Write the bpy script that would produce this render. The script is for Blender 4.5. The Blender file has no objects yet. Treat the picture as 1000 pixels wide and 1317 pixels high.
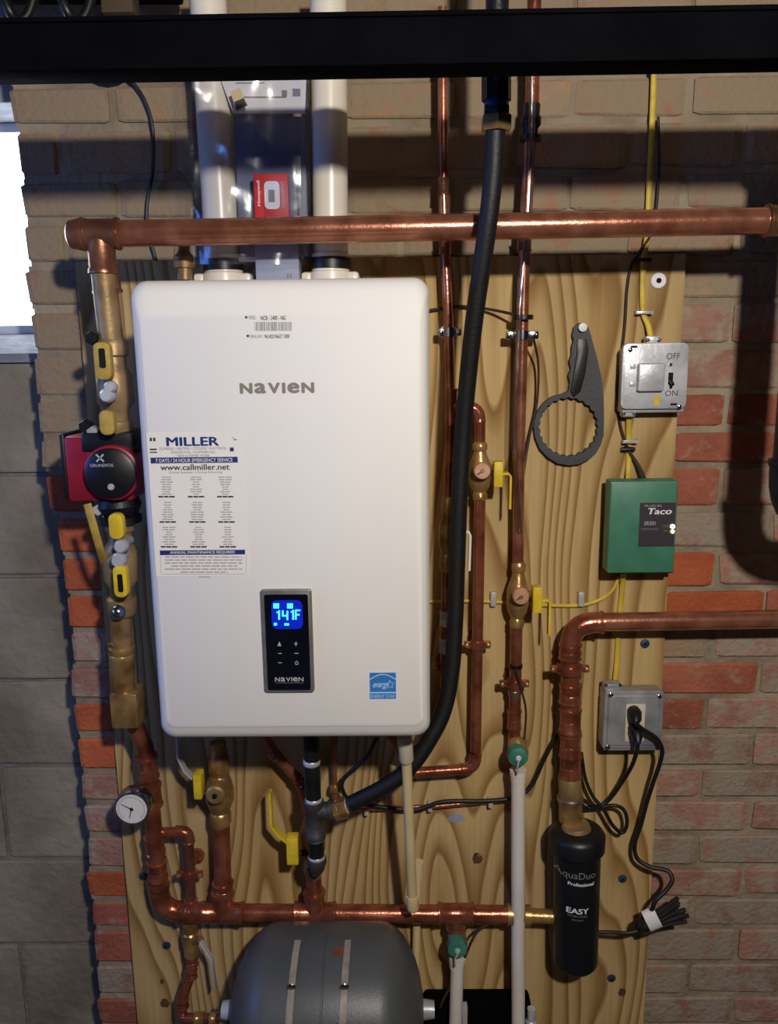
import bpy, bmesh, math, random
from mathutils import Vector, Matrix
random.seed(7)
C = bpy.context.scene
COL = C.collection
R = math.radians
# ------------------------------------------------------------------ camera, world, light, exposure
CAMZ = 1.62            # eye height; the camera stands at x=0, y=0
WALL = 1.59            # front face of the brick wall
F_PX, W_PX, H_PX = 1070.0, 1000.0, 1317.0
TH, RHO, PSI = R(11.25), R(0.7), R(0.75)
FW = Vector((-math.sin(PSI)*math.cos(TH), math.cos(PSI)*math.cos(TH), -math.sin(TH)))
r0 = Vector((math.cos(PSI), math.sin(PSI), 0)); u0 = r0.cross(FW)
RT = r0*math.cos(RHO) - u0*math.sin(RHO)
UP = r0*math.sin(RHO) + u0*math.cos(RHO)
EYE = Vector((0, 0, CAMZ))
cam = bpy.data.cameras.new('camera'); cam_o = bpy.data.objects.new('camera', cam); COL.objects.link(cam_o)
cam.sensor_fit = 'VERTICAL'; cam.sensor_height = 36.0; cam.sensor_width = 36.0
cam.lens = 36.0*F_PX/H_PX; cam.clip_start = 0.02; cam.clip_end = 60
m = Matrix((RT, UP, -FW)).transposed().to_4x4(); m.translation = EYE
cam_o.matrix_world = m
C.camera = cam_o

world = bpy.data.worlds.new('basement_gloom'); C.world = world; world.use_nodes = True
bg = world.node_tree.nodes['Background']
bg.inputs[0].default_value = (0.30, 0.42, 1.0, 1); bg.inputs[1].default_value = 0.012

def lamp(name, loc, power, color, size):
    l = bpy.data.lights.new(name, 'POINT'); l.energy = power; l.color = color; l.shadow_soft_size = size
    o = bpy.data.objects.new(name, l); COL.objects.link(o); o.location = loc
    return o
lamp('ceiling_bulb_light', (0.35, -0.33, CAMZ+0.525), 112, (1.0, 0.945, 0.875), 0.042)

C.view_settings.view_transform = 'Standard'; C.view_settings.look = 'None'
C.view_settings.gamma = 1.0; C.view_settings.use_curve_mapping = False
C.view_settings.exposure = 0.0

# ------------------------------------------------------------------ placing helpers
def at(px, py, d):
    """the point seen at photo pixel px,py that lies d metres in front of the brick face"""
    v = FW*F_PX + RT*(px-W_PX/2) - UP*(py-H_PX/2)
    return EYE + v*((WALL-d)/v.y)
def rad(px, py, d, wpx):
    """radius in metres of something wpx pixels wide there"""
    return (at(px, py, d)-EYE).dot(FW)/F_PX*wpx/2
def sc(px, py, d): return rad(px, py, d, 2)   # metres per pixel

# ------------------------------------------------------------------ materials
def lin(c): return tuple(((x/255)/12.92 if x/255 <= .04045 else ((x/255+.055)/1.055)**2.4) for x in c)
def mat(name, col, rough=.5, metal=0.0, col2=None, scale=12, bump=0.0, bscale=None, stretch=(1,1,1), emit=None, estr=0, rnd=0.0, coat=0.0, detail=4, lo=.35, hi=.65, spec=.5):
    m = bpy.data.materials.new(name); m.use_nodes = True
    nt = m.node_tree; b = nt.nodes['Principled BSDF']
    c = lin(col)+(1,)
    b.inputs['Base Color'].default_value = c
    b.inputs['Roughness'].default_value = rough; b.inputs['Metallic'].default_value = metal
    b.inputs['Coat Weight'].default_value = coat; b.inputs['Specular IOR Level'].default_value = spec
    if emit: b.inputs['Emission Color'].default_value = lin(emit)+(1,); b.inputs['Emission Strength'].default_value = estr
    need = col2 or bump
    if need:
        tc = nt.nodes.new('ShaderNodeTexCoord'); mp = nt.nodes.new('ShaderNodeMapping'); mp.inputs['Scale'].default_value = stretch
        geo = nt.nodes.new('ShaderNodeNewGeometry')
        nt.links.new(geo.outputs['Position'], mp.inputs['Vector'])
        last = None
        if col2:
            n = nt.nodes.new('ShaderNodeTexNoise'); n.inputs['Scale'].default_value = scale; n.inputs['Detail'].default_value = detail
            nt.links.new(mp.outputs[0], n.inputs['Vector'])
            rp = nt.nodes.new('ShaderNodeValToRGB'); rp.color_ramp.elements[0].position = lo; rp.color_ramp.elements[1].position = hi
            rp.color_ramp.elements[0].color = c; rp.color_ramp.elements[1].color = lin(col2)+(1,)
            nt.links.new(n.outputs[0], rp.inputs[0]); last = rp.outputs[0]
            if rnd:
                oi = nt.nodes.new('ShaderNodeObjectInfo'); mr = nt.nodes.new('ShaderNodeMapRange')
                mr.inputs['To Min'].default_value = 1-rnd; mr.inputs['To Max'].default_value = 1+rnd
                nt.links.new(oi.outputs['Random'], mr.inputs['Value'])
                hs = nt.nodes.new('ShaderNodeHueSaturation'); nt.links.new(mr.outputs[0], hs.inputs['Value']); nt.links.new(last, hs.inputs['Color']); last = hs.outputs[0]
            nt.links.new(last, b.inputs['Base Color'])
        if bump:
            n2 = nt.nodes.new('ShaderNodeTexNoise'); n2.inputs['Scale'].default_value = bscale or scale*4; n2.inputs['Detail'].default_value = 5
            nt.links.new(mp.outputs[0], n2.inputs['Vector'])
            bp = nt.nodes.new('ShaderNodeBump'); bp.inputs['Strength'].default_value = bump; bp.inputs['Distance'].default_value = .01
            nt.links.new(n2.outputs[0], bp.inputs['Height']); nt.links.new(bp.outputs[0], b.inputs['Normal'])
    return m

def brick_mat(name, col, col2, smear, amount):
    """brick body of two tones, partly smeared over with mortar"""
    m = mat(name, col, .92, 0, col2, 14, .5, 90, rnd=.14, spec=.2)
    nt = m.node_tree; b = nt.nodes['Principled BSDF']
    src = b.inputs['Base Color'].links[0].from_socket
    geo = nt.nodes.new('ShaderNodeNewGeometry')
    n = nt.nodes.new('ShaderNodeTexNoise'); n.inputs['Scale'].default_value = 17; n.inputs['Detail'].default_value = 7; n.inputs['Roughness'].default_value = .65
    nt.links.new(geo.outputs['Position'], n.inputs['Vector'])
    mr = nt.nodes.new('ShaderNodeMapRange'); mr.inputs['From Min'].default_value = .62-amount*.4; mr.inputs['From Max'].default_value = .75-amount*.4
    nt.links.new(n.outputs[0], mr.inputs['Value'])
    mx = nt.nodes.new('ShaderNodeMix'); mx.data_type = 'RGBA'; mx.inputs['B'].default_value = lin(smear)+(1,)
    nt.links.new(mr.outputs[0], mx.inputs['Factor']); nt.links.new(src, mx.inputs['A']); nt.links.new(mx.outputs['Result'], b.inputs['Base Color'])
    return m

def plywood_mat():
    m = bpy.data.materials.new('plywood'); m.use_nodes = True
    nt = m.node_tree; b = nt.nodes['Principled BSDF']; N = nt.nodes.new; L = nt.links.new
    geo = N('ShaderNodeNewGeometry')
    mp = N('ShaderNodeMapping'); mp.inputs['Scale'].default_value = (4.2, 0.4, .75); L(geo.outputs['Position'], mp.inputs['Vector'])
    n1 = N('ShaderNodeTexNoise'); n1.inputs['Scale'].default_value = 1.25; n1.inputs['Detail'].default_value = 1.5; n1.inputs['Roughness'].default_value = .4
    L(mp.outputs[0], n1.inputs['Vector'])
    mul = N('ShaderNodeMath'); mul.operation = 'MULTIPLY'; mul.inputs[1].default_value = 17.0; L(n1.outputs[0], mul.inputs[0])
    sep = N('ShaderNodeSeparateXYZ'); L(geo.outputs['Position'], sep.inputs[0])
    mx0 = N('ShaderNodeMath'); mx0.operation = 'MULTIPLY_ADD'; mx0.inputs[1].default_value = 23.0; L(sep.outputs[0], mx0.inputs[0]); L(mul.outputs[0], mx0.inputs[2])
    fr = N('ShaderNodeMath'); fr.operation = 'FRACT'; L(mx0.outputs[0], fr.inputs[0])
    rp = N('ShaderNodeValToRGB'); e = rp.color_ramp.elements
    e[0].position = 0.0; e[0].color = lin((194,165,114))+(1,); e[1].position = 1.0; e[1].color = lin((186,156,104))+(1,)
    a = e.new(.45); a.color = lin((186,157,106))+(1,)
    a = e.new(.78); a.color = lin((156,122,72))+(1,)
    a = e.new(.90); a.color = lin((138,104,58))+(1,)
    L(fr.outputs[0], rp.inputs[0])
    mp2 = N('ShaderNodeMapping'); mp2.inputs['Scale'].default_value = (160, 1, 5); L(geo.outputs['Position'], mp2.inputs['Vector'])
    n2 = N('ShaderNodeTexNoise'); n2.inputs['Scale'].default_value = 1.0; n2.inputs['Detail'].default_value = 3; L(mp2.outputs[0], n2.inputs['Vector'])
    mr = N('ShaderNodeMapRange'); mr.inputs['To Min'].default_value = .82; mr.inputs['To Max'].default_value = 1.16; L(n2.outputs[0], mr.inputs['Value'])
    n3 = N('ShaderNodeTexNoise'); n3.inputs['Scale'].default_value = 3.0; n3.inputs['Detail'].default_value = 3; L(geo.outputs['Position'], n3.inputs['Vector'])
    mr3 = N('ShaderNodeMapRange'); mr3.inputs['From Min'].default_value = .3; mr3.inputs['From Max'].default_value = .7; mr3.inputs['To Min'].default_value = .82; mr3.inputs['To Max'].default_value = 1.1; L(n3.outputs[0], mr3.inputs['Value'])
    mm = N('ShaderNodeMath'); mm.operation = 'MULTIPLY'; L(mr.outputs[0], mm.inputs[0]); L(mr3.outputs[0], mm.inputs[1])
    hs = N('ShaderNodeHueSaturation'); L(mm.outputs[0], hs.inputs['Value']); L(rp.outputs[0], hs.inputs['Color'])
    L(hs.outputs[0], b.inputs['Base Color']); b.inputs['Roughness'].default_value = .75; b.inputs['Specular IOR Level'].default_value = .25
    bp = N('ShaderNodeBump'); bp.inputs['Strength'].default_value = .12; bp.inputs['Distance'].default_value = .004; L(n2.outputs[0], bp.inputs['Height']); L(bp.outputs[0], b.inputs['Normal'])
    return m

def film_mat(name, tint, gloss):
    m = bpy.data.materials.new(name); m.use_nodes = True; nt = m.node_tree; N = nt.nodes.new; L = nt.links.new
    out = nt.nodes['Material Output']; nt.nodes.remove(nt.nodes['Principled BSDF'])
    t = N('ShaderNodeBsdfTransparent'); t.inputs[0].default_value = tint+(1,)
    g = N('ShaderNodeBsdfGlossy'); g.inputs['Roughness'].default_value = .22
    geo = N('ShaderNodeNewGeometry'); n = N('ShaderNodeTexNoise'); n.inputs['Scale'].default_value = 9; n.inputs['Detail'].default_value = 2
    n.inputs['Distortion'].default_value = .6
    L(geo.outputs['Position'], n.inputs['Vector'])
    bp = N('ShaderNodeBump'); bp.inputs['Strength'].default_value = .45; bp.inputs['Distance'].default_value = .02; L(n.outputs[0], bp.inputs['Height']); L(bp.outputs[0], g.inputs['Normal'])
    mx = N('ShaderNodeMixShader'); mx.inputs[0].default_value = gloss; L(t.outputs[0], mx.inputs[1]); L(g.outputs[0], mx.inputs[2]); L(mx.outputs[0], out.inputs['Surface'])
    return m

MT = dict(
    mortar=mat('mortar', (158,144,122), .95, 0, (128,114,96), 9, .6, 60, spec=.2),
    brick_red=brick_mat('brick_red', (162,96,74), (142,82,66), (158,140,122), .18),
    brick_orange=brick_mat('brick_orange', (184,98,62), (166,86,54), (160,138,118), -.05),
    brick_pink=brick_mat('brick_pink', (166,124,108), (152,110,96), (158,142,124), .42),
    brick_brown=brick_mat('brick_brown', (146,122,104), (152,110,92), (150,136,120), .58),
    brick_faint=brick_mat('brick_faint', (154,124,98), (152,104,84), (146,128,104), .72),
    brick_washed=brick_mat('brick_washed', (158,132,104), (162,114,90), (150,132,108), .62),
    block=mat('concrete_block', (158,147,128), .95, 0, (124,114,97), 5, .55, 45, rnd=.08, detail=6, spec=.2),
    block_joint=mat('block_joint', (140,132,122), .95, 0, (112,106,98), 12, .5, 60),
    plywood=plywood_mat(),
    ply_edge=mat('plywood_edge', (120,88,52), .85, 0, (70,48,30), 20, .2, 60, stretch=(1,40,1)),
    copper=mat('copper', (206,140,112), .22, .72, (158,96,72), 22, .06, 160, detail=6),
    copper_dull=mat('tarnished_copper', (164,112,88), .34, .70, (116,76,58), 20, .06, 160, detail=6),
    copper_red=mat('flux_stained_copper', (190,116,88), .23, .70, (138,76,56), 26, .08, 150, detail=6),
    disc_copper=mat('pale_copper_cap', (226,176,146), .38, .35, (208,156,126), 40),
    sticker_white=mat('sticker_white', (224,221,217), .5, 0, (222,219,215), 8),
    solder=mat('solder', (200,180,160), .3, .9, (150,130,115), 60),
    brass=mat('brass', (192,156,100), .30, .6, (140,106,62), 30, .08, 120),
    brass_dull=mat('dull_brass', (172,142,98), .45, .45, (134,108,72), 18, .1, 120),
    chrome=mat('chrome', (205,208,212), .18, 1.0, (170,172,178), 40),
    steel=mat('galvanised_steel', (218,219,223), .36, .34, (172,174,180), 16, .06, 90, detail=6),
    steel_gray=mat('dull_galvanised_steel', (180,180,184), .36, .45, (136,137,143), 16, .06, 90, detail=6),
    cast=mat('cast_iron_gray', (84,82,84), .55, .5, (58,56,58), 30, .15, 90),
    black_iron=mat('black_iron', (34,34,38), .45, .4, (22,22,26), 30, .15, 90),
    black=mat('black_plastic', (14,14,16), .42, 0, (19,19,22), 20),
    black_matte=mat('matte_black_paint', (6,6,9), .9, 0, (10,10,13), 14, .2, 60, spec=.03),
    rubber=mat('black_rubber_cover', (10,10,12), .55, 0, (16,16,19), 60, .1, 200),
    cord=mat('black_cord', (18,16,16), .5, 0, (26,24,22), 60),
    wire=mat('brown_wire', (62,44,34), .6, 0, (44,32,26), 60),
    yellow=mat('yellow_grip', (226,198,44), .45, 0, (206,172,36), 40),
    yellow_dull=mat('worn_yellow_grip', (190,160,72), .55, 0, (160,130,58), 50),
    romex=mat('yellow_cable_jacket', (212,184,58), .5, 0, (190,158,50), 40),
    white=mat('heater_enamel', (231,228,222), .55, 0, (228,225,219), 3, .01, 300, spec=.25),
    pvc=mat('white_pvc', (228,220,205), .3, 0, (222,212,196), 8),
    pex=mat('white_tubing', (224,216,206), .4, 0, (214,206,196), 10),
    cream=mat('cream_cpvc', (222,200,150), .42, 0, (212,188,136), 10),
    bezel=mat('gray_bezel', (150,146,142), .32, .6, (134,130,126), 60),
    screen=mat('panel_black_glass', (10,12,22), .12, 0, (12,14,26), 10),
    glow=mat('display_backlight', (0,10,60), .4, 0, emit=(0,30,190), estr=.9),
    digit=mat('display_digits', (40,180,255), .4, 0, emit=(60,190,255), estr=2.2),
    gray_ink=mat('gray_ink', (128,122,116), .6), soft_ink=mat('pale_gray_ink', (172,168,168), .6),
    mid_ink=mat('mid_gray_ink', (120,118,122), .6), dark_ink=mat('dark_ink', (52,50,56), .6),
    navy=mat('navy_ink', (24,44,112), .5), paper=mat('white_paper', (222,218,216), .7, 0, (216,212,210), 8),
    logo_gray=mat('panel_light_print', (176,176,180), .5), sticker_blue=mat('energy_blue', (52,118,182), .5, 0, (46,108,172), 20), pale_blue=mat('pale_blue_ink', (176,214,246), .5),
    red=mat('red_carton', (196,44,44), .5, 0, (184,38,40), 20), pump_red=mat('pump_red', (150,24,42), .42, 0, (128,20,36), 30),
    green=mat('green_enamel', (66,124,100), .4, 0, (58,114,92), 30, .03, 300), relay_label=mat('charcoal_label', (50,44,52), .5),
    lamp_on=mat('lit_indicator', (255,220,170), .4, 0, emit=(255,214,150), estr=6),
    tank=mat('gray_tank_enamel', (82,85,86), .42, 0, (74,77,78), 12, .05, 200), rust=mat('rust_stain', (140,66,44), .8, 0, (104,60,44), 30),
    strap=mat('clear_strip', (168,162,150), .25, .2, (140,132,120), 40),
    wrench=mat('charcoal_nylon', (62,62,66), .6, 0, (54,54,58), 30, .08, 150),
    carton=mat('gray_blue_card', (150,156,176), .6, 0, (136,142,164), 10), booklet=mat('gray_booklet', (110,114,132), .6, 0, (96,100,120), 10),
    screw_blue=mat('blue_screw', (74,92,124), .45, .6, (56,70,100), 60), hole=mat('dark_socket', (10,10,10), .9),
    ivory=mat('ivory_receptacle', (208,196,172), .45), tape=mat('white_tape', (226,222,216), .6), knob_green=mat('green_cap', (70,134,112), .45, 0, (52,112,92), 40),
    film=film_mat('clear_bag_film', (.93,.94,.97), .10), tube_clear=film_mat('clear_tubing', (.86,.85,.82), .16),
    dial=mat('dial_white', (222,218,212), .5), window_frame=mat('window_frame_paint', (190,196,204), .5),
    daylight=mat('daylit_frosted_pane', (235,240,250), .5, 0, emit=(232,242,255), estr=5.0),
    fill_pane=mat('blue_fill_pane', (200,220,250), .5, 0, emit=(66,136,255), estr=9.5),  # glow of the added side window, blue fill for the shadows
    sill=mat('sill_concrete', (150,152,156), .9, 0, (120,122,126), 20, .4, 60), wood=mat('joist_wood', (84,66,48), .8, 0, (62,48,36), 4, .2, 50, stretch=(1,12,12)),
    floor=mat('floor_concrete', (74,70,66), .9, 0, (58,54,52), 3, .3, 30), knot=mat('plywood_knot', (96,62,34), .8, 0, (70,44,26), 60),
    patch=mat('blue_gray_patch', (146,154,178), .8, 0, (134,140,160), 30), clip=mat('clear_clip', (190,186,182), .3, 0, (170,166,162), 60), white_dot=mat('white_washer', (232,228,224), .5),
)

# ------------------------------------------------------------------ object helpers
WL = {}     # world location of each object's origin (nothing is rotated, so this is enough)
def link(o, parent, loc):
    COL.objects.link(o); WL[o] = Vector(loc)
    if parent is not None: o.parent = parent; o.location = Vector(loc)-WL[parent]
    else: o.location = loc
def thing(name, label, cat, loc, group=None):
    o = bpy.data.objects.new(name, None); o.empty_display_size = .03
    link(o, None, loc); o['label'] = label; o['category'] = cat
    if group: o['group'] = group
    return o
def tag(o, label, cat, group=None):
    o['label'] = label; o['category'] = cat
    if group: o['group'] = group
    return o
def obj(name, bm, m, parent=None, label=None, sharp=40, smooth=True):
    bmesh.ops.recalc_face_normals(bm, faces=bm.faces)
    for f in bm.faces: f.smooth = smooth
    for e in bm.edges:
        if len(e.link_faces) == 2 and e.calc_face_angle(0) > R(sharp): e.smooth = False
    if parent is not None: loc = WL[parent]
    else:
        xs = [v.co for v in bm.verts]
        mn = Vector((min(v.x for v in xs), min(v.y for v in xs), min(v.z for v in xs))); mx = Vector((max(v.x for v in xs), max(v.y for v in xs), max(v.z for v in xs)))
        loc = Vector(((mn.x+mx.x)/2, (mn.y+mx.y)/2, mn.z))
    bmesh.ops.translate(bm, verts=bm.verts, vec=-loc)
    me = bpy.data.meshes.new(name); bm.to_mesh(me); bm.free(); me.materials.append(MT[m] if isinstance(m, str) else m)
    o = bpy.data.objects.new(name, me); link(o, parent, loc)
    if label: o['label'] = label
    return o
def struct(o): o['kind'] = 'structure'; return o
def B(): return bmesh.new()

def frames(pts):
    """parallel transport frames along a polyline"""
    n = len(pts); T = []
    for i in range(n):
        t = (pts[min(i+1, n-1)]-pts[max(i-1, 0)])
        T.append(t.normalized() if t.length > 1e-9 else (T[-1] if T else Vector((0,0,1))))
    ref = Vector((0,-1,0)) if abs(T[0].y) < .9 else Vector((0,0,1))
    u = (ref-T[0]*ref.dot(T[0])).normalized(); out = []
    for t in T:
        u = (u-t*u.dot(t)); u = u.normalized() if u.length > 1e-6 else t.orthogonal().normalized()
        out.append((t, u, t.cross(u).normalized()))
    return out
def sweep(bm, pts, radii, n=14, cap=True, prof=None):
    """tube with a radius at each point, or a fixed cross-section prof of (u,v) pairs"""
    pts = [Vector(p) for p in pts]
    if not isinstance(radii, (list, tuple)): radii = [radii]*len(pts)
    fr = frames(pts); rings = []
    for p, r, (t, u, v) in zip(pts, radii, fr):
        if prof: rings.append([bm.verts.new(p+u*(a*r)+v*(b*r)) for a, b in prof])
        else: rings.append([bm.verts.new(p+(u*math.cos(2*math.pi*k/n)+v*math.sin(2*math.pi*k/n))*r) for k in range(n)])
    k = len(rings[0])
    for a, b in zip(rings, rings[1:]):
        for i in range(k): bm.faces.new((a[i], a[(i+1)%k], b[(i+1)%k], b[i]))
    if cap: bm.faces.new(rings[0][::-1]); bm.faces.new(rings[-1])
    return bm
def rect(w, t): return [(t/2, w/2), (t/2, -w/2), (-t/2, -w/2), (-t/2, w/2)]
def arc_path(pts, r, n=6):
    """polyline with corners rounded at radius r"""
    pts = [Vector(p) for p in pts]; out = [pts[0]]
    for a, b, c in zip(pts, pts[1:], pts[2:]):
        d1 = (a-b); d2 = (c-b); l = min(r, d1.length*.48, d2.length*.48)
        p = b+d1.normalized()*l; q = b+d2.normalized()*l
        for i in range(n+1):
            s = i/n; out.append(p*(1-s)**2+b*2*s*(1-s)+q*s*s)
    out.append(pts[-1]); return out
def spline(pts, n=6):
    """Catmull-Rom through the points"""
    pts = [Vector(p) for p in pts]; P = [pts[0]*2-pts[1]]+pts+[pts[-1]*2-pts[-2]]; out = []
    for i in range(1, len(P)-2):
        a, b, c, d = P[i-1:i+3]
        for k in range(n):
            s = k/n
            out.append(.5*((2*b)+(c-a)*s+(2*a-5*b+4*c-d)*s*s+(3*b-a-3*c+d)*s**3))
    out.append(pts[-1]); return out
def lathe(bm, p0, p1, prof, n=18):
    """prof: (fraction along p0-p1, radius)"""
    p0 = Vector(p0); p1 = Vector(p1); t = (p1-p0).normalized()
    ref = Vector((0,-1,0)) if abs(t.y) < .9 else Vector((0,0,1))
    u = (ref-t*ref.dot(t)).normalized(); v = t.cross(u); rings = []
    for s, r in prof:
        c = p0.lerp(p1, s) if 0 <= s <= 1 else p0+(p1-p0)*s
        rings.append([bm.verts.new(c+(u*math.cos(2*math.pi*k/n)+v*math.sin(2*math.pi*k/n))*max(r, 1e-4)) for k in range(n)])
    for a, b in zip(rings, rings[1:]):
        for i in range(n): bm.faces.new((a[i], a[(i+1)%n], b[(i+1)%n], b[i]))
    bm.faces.new(rings[0][::-1]); bm.faces.new(rings[-1]); return bm
def box(bm, lo, hi, bev=0.0, seg=2):
    lo = Vector(lo); hi = Vector(hi); lo, hi = Vector(map(min, lo, hi)), Vector(map(max, lo, hi))
    t = bmesh.new(); bmesh.ops.create_cube(t, size=1)
    for v in t.verts: v.co = Vector([(lo[i]+hi[i])/2+v.co[i]*(hi[i]-lo[i]) for i in range(3)])
    if bev: bmesh.ops.bevel(t, geom=t.edges[:], offset=min(bev, min(hi[i]-lo[i] for i in range(3))*.49), segments=seg, affect='EDGES', profile=.5)
    merge(bm, t); return bm
def merge(bm, t):
    me = bpy.data.meshes.new('tmp'); t.to_mesh(me); t.free(); bm.from_mesh(me); bpy.data.meshes.remove(me)
def pbox(bm, x0, y0, x1, y1, d0, d1, bev=0.0):
    """upright box whose front face (d1) fills those photo pixels"""
    a = at(x0, (y0+y1)/2, d1); b = at(x1, (y0+y1)/2, d1); t = at((x0+x1)/2, y0, d1); l = at((x0+x1)/2, y1, d1)
    return box(bm, (a.x, WALL-d1, l.z), (b.x, WALL-d0, t.z), bev)
def prism(bm, outline, y0, y1, bev=0):
    """outline of (x,z) pairs between two depths"""
    t = bmesh.new()
    f = t.faces.new([t.verts.new((x, y0, z)) for x, z in outline])
    ex = bmesh.ops.extrude_face_region(t, geom=[f]); vs = [g for g in ex['geom'] if isinstance(g, bmesh.types.BMVert)]
    bmesh.ops.translate(t, verts=vs, vec=(0, y1-y0, 0))
    if bev:
        es = [e for e in t.edges if abs(e.verts[0].co.y-e.verts[1].co.y) < 1e-7 and min(e.verts[0].co.y, e.verts[1].co.y) <= min(y0, y1)+1e-7]
        bmesh.ops.bevel(t, geom=es, offset=bev, segments=2, affect='EDGES', profile=.5)
    merge(bm, t); return bm
def rrect(x0, x1, z0, z1, r, n=6):
    out = []
    for cx, cz, a0 in ((x1-r, z1-r, 0), (x0+r, z1-r, 90), (x0+r, z0+r, 180), (x1-r, z0+r, 270)):
        for i in range(n+1): a = R(a0+90*i/n); out.append((cx+r*math.cos(a), cz+r*math.sin(a)))
    return out
def ball(bm, c, r, sub=2, squash=(1,1,1)):
    t = bmesh.new(); bmesh.ops.create_icosphere(t, subdivisions=sub, radius=r)
    for v in t.verts: v.co = Vector(c)+Vector((v.co.x*squash[0], v.co.y*squash[1], v.co.z*squash[2]))
    merge(bm, t); return bm

def glyphs(s, bold=0.0):
    cu = bpy.data.curves.new('t', 'FONT'); cu.body = s; cu.size = 1; cu.extrude = 0.0; cu.resolution_u = 3
    o = bpy.data.objects.new('t', cu); COL.objects.link(o)
    me = bpy.data.meshes.new_from_object(o.evaluated_get(bpy.context.evaluated_depsgraph_get()))
    bm = bmesh.new(); bm.from_mesh(me); bpy.data.meshes.remove(me); bpy.data.objects.remove(o); bpy.data.curves.remove(cu)
    if bold:                                # heavier face: the letters laid over themselves, slightly shifted
        t = bm.copy(); one = bm; out = bmesh.new()
        for k, (dx, dy) in enumerate(((-bold,0),(bold,0),(0,bold*.6),(0,-bold*.6))):
            c = t.copy(); bmesh.ops.translate(c, verts=c.verts, vec=(dx,dy,k*.00007)); merge(out, c)
        t.free(); one.free(); bm = out
    return bm
def fit(bm, x0, z0, x1, z1, y, thick=.0004, shear=0):
    """lay flat letters into the rectangle on the plane y, facing the room"""
    xs = [v.co.x for v in bm.verts]; ys = [v.co.y for v in bm.verts]
    ax, bx, ay, by = min(xs), max(xs), min(ys), max(ys)
    for v in bm.verts:
        s = (v.co.x-ax)/(bx-ax); t = (v.co.y-ay)/(by-ay)
        v.co = Vector((x0+(x1-x0)*s+shear*t, y-v.co.z, z0+(z1-z0)*t))
    return bm
def text(s, px0, py0, px1, py1, d, m, parent, name='lettering', bold=0.0, shear=0, equal=False):
    """lettering that fills those photo pixels on the plane d (real print on the object)"""
    a = at(px0, (py0+py1)/2, d); b = at(px1, (py0+py1)/2, d); t = at((px0+px1)/2, py0, d); l = at((px0+px1)/2, py1, d)
    if not equal: bm = fit(glyphs(s, bold), a.x, l.z, b.x, t.z, WALL-d, shear=shear)
    else:                                   # every letter the same height, as in the maker's wordmark
        bm = bmesh.new(); ws = []
        gs = [glyphs(ch, bold) for ch in s]
        for g in gs:
            xs = [v.co.x for v in g.verts]; ys = [v.co.y for v in g.verts]; ws.append(max((max(xs)-min(xs))/(max(ys)-min(ys)), .2))
        gap = .13; tot = sum(ws)+gap*(len(ws)-1); x = a.x; k = (b.x-a.x)/tot
        for g, w in zip(gs, ws): fit(g, x, l.z, x+w*k, t.z, WALL-d); x += (w+gap)*k; merge(bm, g)
    return obj(name, bm, m, parent, smooth=False)
def printed(rects, d, m, parent, name='fine_print'):
    """flat print: one mesh of small marks (x0,y0,x1,y1 in photo pixels)"""
    bm = B()
    for x0, y0, x1, y1 in rects:
        bm.faces.new([bm.verts.new(at(x, y, d)) for x, y in ((x0,y0),(x1,y0),(x1,y1),(x0,y1))])
    return obj(name, bm, m, parent, smooth=False)

# ------------------------------------------------------------------ plumbing helpers
def pipe(parent, pts, r, m='copper', name='pipe', n=16, fillet=None):
    p = [Vector(q) for q in pts]
    if fillet: p = arc_path(p, fillet)
    return obj(name, sweep(B(), p, r, n), m, parent)
def elbow(parent, a, c, b, r, leg, m='copper_red', name='elbow'):
    """sweat elbow at corner c between directions to a and b, with raised socket lips"""
    a, c, b = Vector(a), Vector(c), Vector(b); d1 = (a-c).normalized(); d2 = (b-c).normalized(); R_ = leg*.78
    e1 = c+d1*leg; e2 = c+d2*leg
    pts = [e1, e1-d1*leg*.07, e1-d1*leg*.12]; rr = [r*1.22, r*1.22, r*1.12]
    p = c+d1*R_; q = c+d2*R_
    for i in range(9):
        s = i/8; pts.append(p*(1-s)**2+c*2*s*(1-s)+q*s*s); rr.append(r*1.12)
    pts += [e2-d2*leg*.12, e2-d2*leg*.07, e2]; rr += [r*1.12, r*1.22, r*1.22]
    return obj(name, sweep(B(), pts, rr, 16), m, parent)
def coupling(parent, c, t, r, L, m='copper_red', name='coupling'):
    c = Vector(c); t = Vector(t).normalized()
    lathe_prof = [(0, r*1.02), (.02, r*1.24), (.10, r*1.24), (.15, r*1.13), (.45, r*1.13), (.5, r*1.06), (.55, r*1.13), (.85, r*1.13), (.9, r*1.24), (.98, r*1.24), (1, r*1.02)]
    return obj(name, lathe(B(), c-t*L/2, c+t*L/2, lathe_prof), m, parent)
def tee(parent, c, t, s, r, L, Ls, rs=None, m='copper_red'):
    c = Vector(c); t = Vector(t).normalized(); s = Vector(s).normalized(); rs = rs or r
    pr = [(0, r*1.02), (.02, r*1.24), (.08, r*1.24), (.12, r*1.13), (.88, r*1.13), (.92, r*1.24), (.98, r*1.24), (1, r*1.02)]
    bm = lathe(B(), c-t*L/2, c+t*L/2, pr)
    lathe(bm, c, c+s*Ls, [(0, rs*1.13), (.84, rs*1.13), (.88, rs*1.24), (.98, rs*1.24), (1, rs*1.02)])
    return obj('tee', bm, m, parent)
def hexnut(parent, c, t, r, L, m='brass', name='nut'):
    c = Vector(c); t = Vector(t).normalized()
    return obj(name, sweep(B(), [c-t*L/2, c-t*L*.4, c+t*L*.4, c+t*L/2], [r*.9, r, r, r*.9], 6), m, parent, smooth=False)
def plate(parent, pts, w, t, m, name):
    pr = rect(t*1.3, w) if name == 'lever' else rect(w, t)      # levers are seen edge on
    return obj(name, sweep(B(), pts, 1.0, cap=True, prof=pr), m, parent)
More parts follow.
